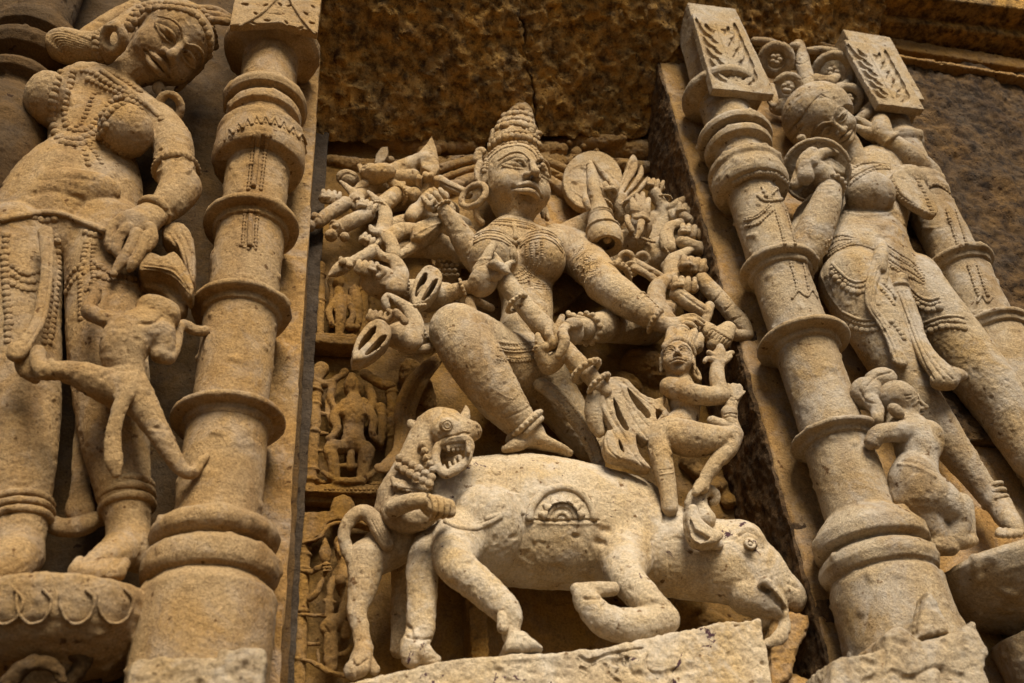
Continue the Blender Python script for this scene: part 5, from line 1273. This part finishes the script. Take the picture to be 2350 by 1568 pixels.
# ---- monkey kicking at the woman's strap
t = thing("monkey_statue", "small carved monkey tugging the big woman's strap with one leg stretched to the column", "statue", (300, 1050, 350))
s = Sculpt(cB, 1.6, 24)
s.tube([(960, 840, 372), (860, 950, 374), (840, 1060, 372), (860, 1170, 366), (850, 1280, 362)], [120, 165, 140, 118, 160], 24)
s.tube([(900, 900, 366), (1000, 860, 370), (1080, 800, 366)], [110, 90, 100], 24)
s.ell((1115, 775, 366), (112, 110, 100), 0, 20); s.tube([(1090, 760, 370), (1040, 720, 376), (990, 712, 376)], [100, 88, 62], 40); s.ell((1052, 690, 408), (26, 20, 26), 0, 6, 'sub'); s.ell((985, 705, 402), (20, 24, 24), 0, 6, 'sub')
s.tube([(1000, 900, 368), (1080, 910, 366), (1110, 1000, 360)], [130, 110, 80], 50)
s.tube([(820, 850, 378), (720, 800, 378), (610, 755, 374), (615, 700, 372), (650, 640, 370), (640, 590, 368)], [78, 60, 54, 46, 40, 34], 16)
for q in ([(640, 610), (600, 590), (580, 610)], [(650, 590), (640, 560), (615, 555)], [(670, 600), (660, 570)]): s.tube([(*p, 374) for p in q], [22, 18, 14][:len(q)], 5, n=3)
s.tube([(1090, 1040, 362), (1160, 1060, 356), (1195, 960, 348), (1210, 870, 342), (1260, 845, 336), (1330, 880, 328), (1400, 880, 320)], [64, 42, 42, 40, 42, 40, 40], 12)
s.tube([(820, 1290, 368), (660, 1230, 378), (520, 1175, 384), (380, 1155, 386), (300, 1160, 384), (262, 1090, 380), (262, 1030, 376)], [130, 112, 88, 68, 60, 54, 50], 20)
s.tube([(350, 1120, 392), (345, 1090, 392)], [30, 24], 6)
s.tube([(900, 1300, 366), (1000, 1440, 362), (1110, 1620, 356), (1200, 1770, 350), (1260, 1840, 346), (1320, 1840, 344), (1370, 1770, 342), (1405, 1740, 340)], [130, 100, 76, 58, 52, 46, 36, 24], 20)
s.tube([(860, 1300, 392), (800, 1450, 388), (770, 1600, 380), (775, 1760, 372), (790, 1850, 366)], [60, 52, 52, 58, 36], 12, flat=(NF, .7))
s.tube([(800, 1330, 386), (900, 1260, 392), (940, 1330, 384)], [30, 34, 26], 10)
s.stroke([(950, 830), (1040, 830), (1100, 790)], 14, -3); s.stroke([(850, 960), (870, 1060), (860, 1140)], 18, -2); s.stroke([(690, 1200), (800, 1150), (920, 1150)], 14, -2.5)
s.build("body", TAN, t, 1.3)

# ---- lotus pedestal on the left
t = thing("lotus_pedestal", "dark rounded lotus pedestal under the big leaning woman's feet", "pedestal", (150, 1560, 250))
o, b = lathe("drum", (150, 1400, 262), [(1640, 60), (1560, 66), (1540, 130), (1520, 165), (1490, 196), (1455, 212), (1425, 218), (1408, 216), (1400, 208), (1396, 190), (1394, 20)], TAN, t, 160, 1.6)
sk = Skin(b); bt = Bits()
for x in (40, 230, 520, 780): bt.cord(sk, cC, [(x - 110, 960), (x - 100, 1080), (x - 20, 1160), (x + 80, 1120), (x + 120, 1000), (x + 60, 930)], 11, sink=.85)
bt.build("petals", TAN, o)
s = Sculpt(cC, 2.2, 12)
s.tube([(-100, 1300, 300), (150, 1280, 320), (420, 1300, 320), (560, 1380, 310), (520, 1520, 300), (380, 1660, 290)], [90, 100, 90, 70, 60, 60], 12); s.tube([(60, 1560, 330), (200, 1440, 340), (350, 1440, 336), (420, 1540, 330)], [60, 56, 50, 40], 10); s.tube([(560, 1240, 250), (620, 1400, 240), (600, 1600, 230)], [70, 80, 90], 10)
s.build("bracket", SHADE_UMBER, t, 2.2)  # shade under the pedestal put into the bracket's colour

# ================================================================== mirror bearer on the right
t = thing("mirror_bearer_statue", "carved woman looking sideways with a round mirror beside her tilted head", "statue", (2290, 1240, 260)); WR = t
s = Sculpt(cK, 1.7, 16)
s.tube([(1290, -220, 255), (1280, -60, 258), (1240, 150, 258), (1230, 300, 260), (1230, 470, 258), (1260, 580, 255)], [190, 225, 225, 265, 335, 320], 20, flat=(NF, .7))
s.c = cJ
s.tube([(1240, 1190, 262), (1450, 1190, 262), (1640, 1240, 255)], [90, 95, 95], 24); s.tube([(1320, 1160, 262), (1275, 1060, 266), (1215, 960, 272)], [95, 74, 74], 12)
s.ell((1350, 1270, 312), (158, 152, 140), 0, 12); s.ell((1590, 1200, 296), (125, 130, 120), 0, 12)
s.tube([(1180, 1150, 250), (1040, 1300, 240), (960, 1420, 245)], [90, 90, 100], 14)
s.tube([(1090, 1215, 318), (1060, 1330, 312), (1000, 1480, 296), (960, 1580, 282), (905, 1680, 270)], [74, 100, 120, 122, 100], 14)
s.tube([(920, 1660, 268), (900, 1560, 256), (960, 1400, 246)], [96, 90, 90], 14)
s.tube([(1660, 1230, 262), (1735, 1180, 276), (1720, 1120, 286), (1600, 1020, 302), (1480, 920, 306)], [90, 78, 76, 74, 60], 8)
# hand on the mirror
s.tube([(1090, 1200, 320), (1030, 1140, 328), (965, 1090, 332)], [70, 80, 66], 8); s.tube([(930, 1150, 330), (925, 1060, 340), (965, 1000, 346), (985, 985, 346)], [56, 50, 40, 26], 8); s.tube([(975, 1060, 348), (1020, 1010, 352), (1080, 990, 352), (1135, 1000, 350)], [44, 36, 30, 20], 6)
for i in range(3): s.tube([(1020 + i * 10, 1050 + i * 22, 336), (1080 + i * 8, 1055 + i * 24, 336), (1130, 1080 + i * 18, 334), (1172, 1100 + i * 12, 332)], [30, 28, 25, 16], 5)
s.tube([(900, 1130, 320), (870, 1180, 314), (860, 1200, 312)], [46, 36, 30], 8)
# raised hand by the head
s.tube([(1470, 920, 306), (1430, 860, 310), (1420, 800, 312), (1425, 770, 310)], [66, 70, 58, 40], 10, flat=(NF, .8)); s.tube([(1390, 890, 290), (1320, 860, 296), (1270, 830, 296)], [48, 36, 22], 8); s.tube([(1370, 860, 296), (1320, 810, 300), (1260, 770, 300)], [36, 30, 18], 8)
s.tube([(1290, 770, 285), (1340, 745, 292), (1390, 740, 290), (1380, 800, 292)], [34, 40, 36, 30], 10); s.ball(1320, 720, 290, 26, 6); s.ball(1370, 720, 290, 24, 6)
s.c = cK
s.tube([(1110, 560, 270), (1230, 800, 280), (1370, 1070, 280), (1520, 1310, 275), (1745, 1630, 270), (1890, 1820, 268), (2010, 1985, 268), (2060, 2050, 270)], [235, 205, 178, 155, 126, 100, 80, 76], 20)
s.tube([(1500, 540, 262), (1600, 700, 268), (1770, 920, 270), (1960, 1180, 270), (2150, 1450, 265), (2330, 1750, 262)], [190, 196, 194, 196, 180, 150], 20)
s.ell((1320, 260, 300), (140, 110, 70), 20, 40)
s.c = cL
s.tube([(1215, 700, 268), (1235, 740, 280), (1270, 790, 300), (1300, 825, 314)], [58, 58, 52, 36], 10)
foot_toes(s, [(1210, 848), (1236, 850), (1262, 852), (1288, 850), (1316, 846)], 322, 16)
HRC = cJ.P(1066, 800, 292); g = head(s, HRC, 86, np.array((.05, -.29, .93)), np.array((-.70, .68, .2)), eye=.9, ears=False)
s.c = cK
s.stroke([(1040, 75), (1200, 100), (1390, 75)], 12, 3.5); s.stroke([(880, 480), (930, 620), (1020, 740)], 9, 1.5); s.stroke([(1290, 240), (1330, 250)], 16, -3)
s.build("body", GREY, t, 1.1); skR = Skin(s); WRS = s
s = Sculpt(cJ, 1.5, 8); _f = nrm((.05, -.29, .93)); _u = nrm((-.70, .68, .2)); s.ell(HRC - _f * 30 + _u * 18, (92, 92, 84), 0, 6, cam=True); _u = nrm(_u - _f * (_u @ _f)); _n = nrm(_f * .70 - _u * .72); _c = HRC + _n * (86 * .17 + 90); _x, _y = proj(_c); s.box((0, 0, 0), (90, 130, 90), rnd=2, k=2, op='sub', axes=(np.cross(_u, _f), nrm(_f * .72 + _u * .70), _n), cpt=_c); s.ball(905, 905, 300, 30, 6); s.ell((1045, 640, 270), (36, 30, 36), 0, 8)
for i in range(13): s.stroke([(795 + i * 16, 900 - i * 20), (850 + i * 15, 820 - i * 17), (930 + i * 11, 770 - i * 11)], 6, -2.2); s.stroke([(830 + i * 12, 930 - i * 20), (900 + i * 10, 840 - i * 14), (980 + i * 6, 790 - i * 9)], 5, -1.8)
s.build("hair", GREY, t)
s = Sculpt(cJ, 1.5, 3); ax = -cJ.P(1005, 1110, 300); s.poly([(1000 + 222 * math.cos(a), 1112 + 216 * math.sin(a)) for a in np.linspace(0, 6.283, 41)[:-1]], 300, 9, 2, axis=ax, rnd=4); s.ring((1000, 1112, 310), 208, 13, axis=ax, k=3, squash=.97); s.tube([(880, 1190, 300), (850, 1210, 296)], [40, 26], 6)
s.build("mirror", GREY, t)
bangle("bangle", ((1092, 1205, 319), (1070, 1290, 314)), 78, 20, GREY, t, cJ, 16); bangle("bangle", ((1478, 920, 306), (1520, 955, 304)), 62, 18, GREY, t, cJ)
bt = Bits()
for o in (0, 30, 62): bt.beads(skR, cJ, [(1230, 1190 - o * 1.4), (1290, 1145 - o * 1.3), (1380, 1100 - o * .7), (1470, 1095 - o * .4)], 17, 1.6)
bt.cord(skR, cJ, [(1220, 1160), (1300, 1110), (1400, 1075), (1480, 1085)], 13)
bt.build("necklace", GREY, t)
bt = Bits()
for o in range(4):
    bt.beads(skR, cK, [(920, 385 - o * 36), (1020, 320 - o * 30), (1130, 290 - o * 12), (1260, 330 - o * 10)], 14, 1.7); bt.beads(skR, cK, [(1340, 300 + o * 42), (1430, 360 + o * 42), (1520, 420 + o * 36), (1580, 500 + o * 20)], 14, 1.7)
bt.cord(skR, cK, [(925, 365), (1030, 300), (1140, 272), (1250, 310)], 10); bt.cord(skR, cK, [(1340, 330), (1440, 395), (1530, 455), (1580, 520)], 10); bt.cord(skR, cK, [(1340, 410), (1440, 480), (1560, 540)], 10)
for (x0, y0, w, h_) in [(960, 440, 250, 130), (1480, 600, 210, 90), (1030, 770, 240, 60), (1560, 860, 300, -60)]:
    for dy, r in ((-20, 12), (12, 14), (52, 24)):
        pts = [(x0 + w * u, y0 + dy + h_ * math.sin(u * 2.2)) for u in np.linspace(0, 1, 6)]
        if r == 12: bt.cord(skR, cK, pts, r)
        else: bt.beads(skR, cK, pts, r, 1.7)
bt.beads(skR, cK, [(1300, 600), (1350, 660), (1380, 700)], 16, 1.6); bt.beads(skR, cK, [(1310, 560), (1360, 610), (1390, 650)], 16, 1.6); bt.beads(skR, cK, [(1370, 820), (1420, 880), (1450, 930)], 24, 1.6)
bt.build("bead_girdle", GREY, t)
s = Sculpt(cK, 1.5, 5)
s.tube([(1300, 300, 345), (1290, 380, 350), (1285, 460, 348)], [36, 52, 44], 6); s.tube([(1270, 420, 348), (1225, 600, 344), (1230, 720, 338), (1300, 820, 336), (1370, 950, 334), (1420, 1080, 330)], [44, 40, 36, 40, 44, 60], 6, flat=(NF, .6)); s.tube([(1320, 430, 345), (1300, 560, 342), (1280, 700, 338)], [36, 34, 30], 6, flat=(NF, .6))
for o in (-16, 14): s.stroke([(1270 + o, 440), (1228 + o, 600), (1235 + o, 720), (1305 + o, 830), (1375 + o, 960), (1420 + o, 1080)], 7, -2.2)
s.build("front_sash", GREY, t)
s = Sculpt(cK, 1.6, 6)
s.ball(1430, 530, 328, 46, 6); s.tube([(1425, 560, 326), (1440, 640, 326), (1500, 800, 328), (1560, 970, 334), (1650, 1110, 344), (1730, 1200, 352)], [52, 66, 66, 62, 78, 96], 8, flat=(NF, .75)); s.tube([(1700, 1220, 350), (1770, 1190, 352), (1850, 1185, 348), (1875, 1195, 346)], [70, 66, 34, 16], 10); s.ell((1740, 1265, 372), (95, 55, 60), 18, 6, 'sub')
s.collar((1425, 590, 326), (1440, 680, 326), 52, 16)
for o in (-26, 6, 34): s.stroke([(1430 + o, 620), (1500 + o, 810), (1560 + o, 970), (1640 + o * 1.6, 1120), (1710 + o * 2.2, 1210)], 8, -2.6)
s.build("tasselled_sash", GREY, t)
s = Sculpt(cJ, 1.5, 6)
s.poly([(1480, 1150), (1530, 1120), (1620, 1120), (1680, 1180), (1740, 1290), (1780, 1390), (1740, 1415), (1640, 1360), (1560, 1300), (1500, 1220)], 322, 13, 6, smooth=2, rnd=6)
s.build("shoulder_scarf", GREY, t); sk2 = Skin(s); bt = Bits()
bt.beads(sk2, cJ, [(1490, 1180), (1540, 1280), (1640, 1345), (1750, 1400)], 17, 1.6); bt.beads(sk2, cJ, [(1640, 1140), (1700, 1250), (1755, 1385)], 17, 1.6); bt.build("scarf_fringe", GREY, t)
for y in (615, 645, 678): bangle("anklet", ((1170 + (y - 615) * .42, y + 12, 268), (1195 + (y - 615) * .42, y + 50, 268)), 60, 11, GREY, t, cL)

# ---- attendant seen from behind
t = thing("attendant_statue", "small carved attendant with a big hair bun clutching the right column", "statue", (2190, 1230, 320))
s = Sculpt(cL, 1.6, 18)
s.tube([(790, 345, 340), (815, 420, 342), (820, 500, 340), (800, 590, 338), (830, 660, 335)], [88, 105, 92, 118, 120], 18)
s.tube([(870, 350, 345), (890, 400, 345), (890, 450, 340)], [56, 54, 40], 14); s.tube([(880, 360, 352), (780, 348, 360), (690, 352, 365), (630, 365, 362), (600, 400, 355)], [60, 56, 48, 46, 40], 14)
s.tube([(730, 290, 338), (740, 330, 338)], [60, 70], 14); head(s, cL.P(728, 215, 340), 47, np.array((.9, .12, .42)), np.array((-.12, 1, .1)), ears=False)
s.ell((715, 250, 368), (46, 30, 30), 40, 8)
s.tube([(840, 640, 335), (930, 690, 338), (1000, 740, 338), (1015, 800, 332), (1000, 860, 325)], [120, 98, 72, 58, 50], 16); s.tube([(1030, 700, 330), (1050, 780, 325), (1060, 850, 318)], [56, 46, 40], 12); s.tube([(780, 680, 325), (860, 780, 320), (930, 880, 315)], [100, 80, 56], 16); s.tube([(970, 880, 320), (1040, 880, 325), (1090, 878, 322)], [46, 40, 26], 12); s.tube([(920, 900, 318), (980, 910, 320)], [50, 40], 10)
s.stroke([(730, 510), (810, 520), (900, 570)], 8, 3); s.stroke([(740, 490), (820, 500), (905, 545)], 6, -1.5); s.stroke([(810, 400), (815, 460), (805, 500)], 12, -2); s.stroke([(760, 176), (790, 172)], 5, -2); s.stroke([(770, 190), (785, 188)], 5, -2)
s.build("body", GREY, t, 1.0)
s = Sculpt(cL, 1.6, 10); s.ell((640, 95, 345), (78, 56, 66), -12, 8); s.ell((570, 165, 335), (80, 80, 70), 20, 16); s.tube([(590, 200, 345), (620, 240, 348), (625, 290, 350)], [40, 34, 30], 10)
s.stroke([(575, 130), (620, 80), (690, 60)], 6, -4); s.stroke([(660, 190), (700, 160), (745, 140)], 6, -2); s.stroke([(655, 215), (720, 180), (760, 165)], 6, -1.6); s.stroke([(540, 150), (570, 200), (620, 215)], 7, -2)
s.build("hair", GREY, t)

# ---- pedestal and broken base on the right
t = thing("round_pedestal", "grey rounded pedestal with dark underside below the mirror bearer's foot", "pedestal", (2330, 1560, 250))
lathe("drum", (2345, 1320, 268), [(1700, 120), (1470, 130), (1452, 60), (1430, 90), (1410, 150), (1390, 176), (1365, 198), (1345, 208), (1330, 212), (1320, 206), (1312, 190), (1310, 20)], GREY, t, 160, 1.6)
s = Sculpt(cL, 2.2, 12); s.tube([(1140, 1130, 300), (1200, 1110, 306), (1290, 1130, 306), (1360, 1150, 300)], [36, 44, 48, 40], 10); s.ell((1260, 1170, 280), (130, 60, 60), 0, 12); s.build("underside_carving", GREY, t, 2)
t = thing("broken_base", "broken grey base stone with a raised triangle at the right column's foot", "stone block", (2150, 1600, 300))
s = Sculpt(cL, 2.2, 10)
s.poly([(560, 1700), (672, 1470), (680, 1330), (730, 1285), (790, 1310), (850, 1352), (960, 1330), (1060, 1290), (1100, 1255), (1130, 1330), (1175, 1400), (1155, 1500), (1200, 1700)], 440, 60, 8, rnd=10, front=True); s.poly([(395, 1720), (415, 1455), (560, 1424), (690, 1392), (760, 1720)], 428, 60, 6, rnd=6, front=True)
s.poly([(820, 1345), (875, 1120), (900, 1130), (985, 1320)], 425, 20, 12, rnd=8, front=True)
s.stroke([(560, 1560), (700, 1510), (800, 1540), (900, 1490), (1040, 1540)], 16, -5); s.stroke([(700, 1420), (760, 1480), (800, 1560)], 16, -3)
s.build("block", GREY, t, 2.4)

# ================================================================== little reliefs at the left of the niche
def relief(label, y0, crop, fn, extra=None):
    t = thing("relief_panel", label, "relief", (780, y0, 10), "small figure reliefs stacked at the left of the niche"); s = Sculpt(crop, 1.8, 6); fn(s); s.build("figure", OCHRE, t, 1.8)
    return t
def pil(t, crop, pts, r, cols, h=30):
    s = Sculpt(crop, 1.8, 5); s.tube([(x, y, h) for x, y in pts], r, 4)
    for (x, y, q) in cols: s.ring((x, y, h), r * .95, q, axis=UP, k=5)
    s.build("pilaster", OCHRE, t, 1.6)
def r1(s):
    s.box((300, 1060, 26), (250, 46, 110), rnd=4); s.box((270, 1010, 20), (220, 24, 100), rnd=4); s.ell((280, 1190, 30), (120, 26, 60), 0, 4, 'sub')
    s.tube([(330, 560, 34), (345, 720, 40), (340, 860, 38), (335, 980, 34)], [50, 60, 44, 36], 8); s.ell((330, 480, 40), (56, 64, 50), 0, 8); s.tube([(300, 640, 40), (240, 740, 44), (270, 860, 44)], [34, 30, 28], 8); s.tube([(400, 620, 36), (460, 760, 38), (420, 880, 40), (500, 880, 36)], [36, 32, 30, 26], 8); s.tube([(250, 460, 30), (270, 600, 30), (240, 800, 28)], [30, 26, 26], 6); s.tube([(470, 560, 20), (500, 750, 20), (470, 980, 18)], [60, 60, 50], 8)
t = relief("faint small relief figure above two others at the left of the niche", 840, cF, r1)
pil(t, cF, [(165, 330), (160, 640), (150, 1010)], 48, [(165, 420, 14), (160, 650, 14), (150, 980, 18)]); pil(t, cF, [(560, 420), (560, 960)], 44, [(560, 560, 14)], 16)
def r2(s):
    s.box((290, 608, 26), (245, 26, 60), rnd=3); s.box((290, 572, 22), (220, 12, 54), rnd=3); s.box((330, 650, 16), (280, 24, 30), rnd=3)
    s.ell((325, 70, 42), (44, 62, 40), 0, 8); s.tube([(325, 15, 40), (322, 50, 40)], [22, 34], 5); s.tube([(330, 130, 38), (335, 200, 44), (330, 280, 40), (330, 350, 40)], [40, 66, 54, 66], 10); s.ell((290, 200, 56), (30, 28, 24), 0, 5); s.ell((370, 200, 56), (30, 28, 24), 0, 5)
    s.tube([(290, 150, 42), (235, 210, 50), (250, 280, 56), (210, 330, 56)], [28, 24, 22, 22], 6); s.tube([(380, 150, 42), (430, 220, 50), (430, 300, 52), (450, 330, 50)], [28, 24, 22, 20], 6); s.tube([(230, 60, 34), (215, 120, 40), (240, 180, 42)], [22, 22, 20], 5); s.tube([(410, 70, 34), (430, 150, 40), (410, 190, 40)], [22, 22, 20], 5); s.tube([(230, 260, 40), (200, 180, 36), (215, 90, 30)], [16, 16, 18], 4)
    s.tube([(270, 370, 46), (215, 380, 54), (230, 460, 52), (245, 540, 48)], [40, 36, 30, 26], 8); s.tube([(370, 370, 46), (400, 390, 56), (385, 470, 52), (375, 540, 48)], [40, 40, 30, 24], 8); s.tube([(320, 400, 48), (320, 470, 48)], [16, 22], 5); s.tube([(240, 470, 44), (320, 465, 46), (390, 470, 44)], [12, 12, 12], 4)
    s.tube([(180, 500, 44), (230, 530, 50), (320, 545, 52), (400, 525, 50), (460, 480, 44)], [14, 18, 18, 18, 14], 5)
    for y in (200, 300, 390): s.tube([(150, y, 36), (200, y + 4, 40)], [14, 10], 4)
    s.tube([(100, 30, 34), (200, 50, 36), (290, -10, 34)], [30, 22, 20], 6); s.tube([(390, 0, 34), (470, 50, 36), (520, 60, 34)], [26, 26, 22], 6); s.tube([(170, -20, 26), (130, 30, 30)], [40, 40], 6); s.tube([(470, 170, 40), (480, 260, 44), (470, 350, 42)], [26, 24, 22], 6)
    for i in range(14): s.ball(190 + i * 22, 585, 76, 9, 3)
t = relief("four armed seated figure relief between two pilasters behind the lion", 1130, cH, r2)
pil(t, cH, [(140, 70), (130, 300), (115, 550)], 33, [(140, 90, 10), (138, 160, 9), (132, 300, 10), (122, 490, 10), (118, 545, 14)], 34); pil(t, cH, [(530, 90), (530, 300), (520, 440)], 30, [(530, 100, 10), (528, 330, 9)], 26)
def r3(s):
    s.tube([(430, 420, 40), (440, 560, 46), (440, 640, 44)], [52, 46, 40], 8); s.ell((430, 470, 52), (48, 90, 46), 0, 8); s.tube([(400, 440, 70), (412, 500, 78), (420, 560, 72)], [18, 20, 16], 5); s.tube([(440, 660, 44), (470, 760, 48), (480, 900, 46), (470, 1040, 46)], [60, 86, 62, 76], 10); s.ball(425, 740, 66, 52, 6); s.ball(520, 740, 56, 44, 6)
    s.tube([(400, 680, 44), (350, 760, 48), (340, 860, 50), (335, 960, 50), (330, 1030, 48)], [44, 38, 32, 34, 30], 8); s.tube([(300, 900, 50), (380, 915, 54)], [14, 14], 4); s.tube([(270, 1020, 48), (370, 1030, 54)], [16, 16], 4)
    s.tube([(180, 880, 46), (240, 820, 54), (290, 700, 58), (330, 640, 58)], [30, 28, 26, 34], 6); s.tube([(60, 650, 40), (190, 670, 46), (250, 640, 56), (310, 620, 60)], [16, 20, 30, 36], 6)
    for i in range(3): s.tube([(285, 610 + i * 26, 68), (345, 605 + i * 26, 70)], [13, 11], 3)
    s.tube([(300, 400, 44), (300, 470, 46), (305, 530, 46), (300, 590, 46)], [12, 34, 48, 24], 6)
    s.tube([(440, 1060, 46), (330, 1090, 54), (290, 1130, 54)], [70, 56, 40], 10); s.ell((330, 1130, 54), (66, 80, 50), 0, 8); s.tube([(340, 1190, 52), (345, 1320, 50), (350, 1440, 48)], [52, 58, 48], 10); s.tube([(470, 1100, 44), (470, 1180, 44)], [70, 40], 10)
    s.stroke([(300, 1110), (340, 1170), (330, 1190)], 8, -2.5); s.tube([(400, 1340, 46), (470, 1320, 50), (510, 1270, 46)], [18, 20, 18], 5)
    s.tube([(0, 1380, 36), (150, 1385, 42), (240, 1420, 50), (330, 1480, 54), (460, 1510, 54)], [18, 20, 24, 24, 22], 6); s.tube([(30, 1010, 40), (200, 1020, 44), (340, 1018, 44)], [20, 16, 14], 5); s.tube([(170, 1250, 36), (250, 1250, 40)], [20, 18], 5); s.tube([(240, 1300, 38), (250, 1400, 42)], [14, 16], 4)
    s.poly([(100, 210), (340, 200), (370, 90), (440, 70), (510, 90), (540, 180), (700, 200), (700, 330), (480, 280), (400, 270), (320, 300), (250, 400), (150, 450), (100, 440)], 34, 14, 5, rnd=4)
    for x in (395, 470): s.tube([(x, 170, 50), (x, 240, 50)], [12, 10], 3, 'sub')
    s.tube([(290, 260, 50), (275, 310, 50)], [12, 12], 3, 'sub'); s.tube([(110, 440, 44), (240, 400, 50), (320, 310, 52), (400, 270, 52), (480, 285, 50)], [22, 18, 18, 18, 16], 5)
    s.ell((130, 390, 40), (44, 44, 30), 0, 6)
t = relief("lowest relief of a standing figure raising a club, behind the lion's tail", 1540, cN, r3)
pil(t, cN, [(120, 430), (110, 800), (95, 1200), (75, 1600)], 62, [(118, 480, 18), (118, 540, 16), (115, 660, 16), (98, 1000, 22), (80, 1390, 18)], 30)
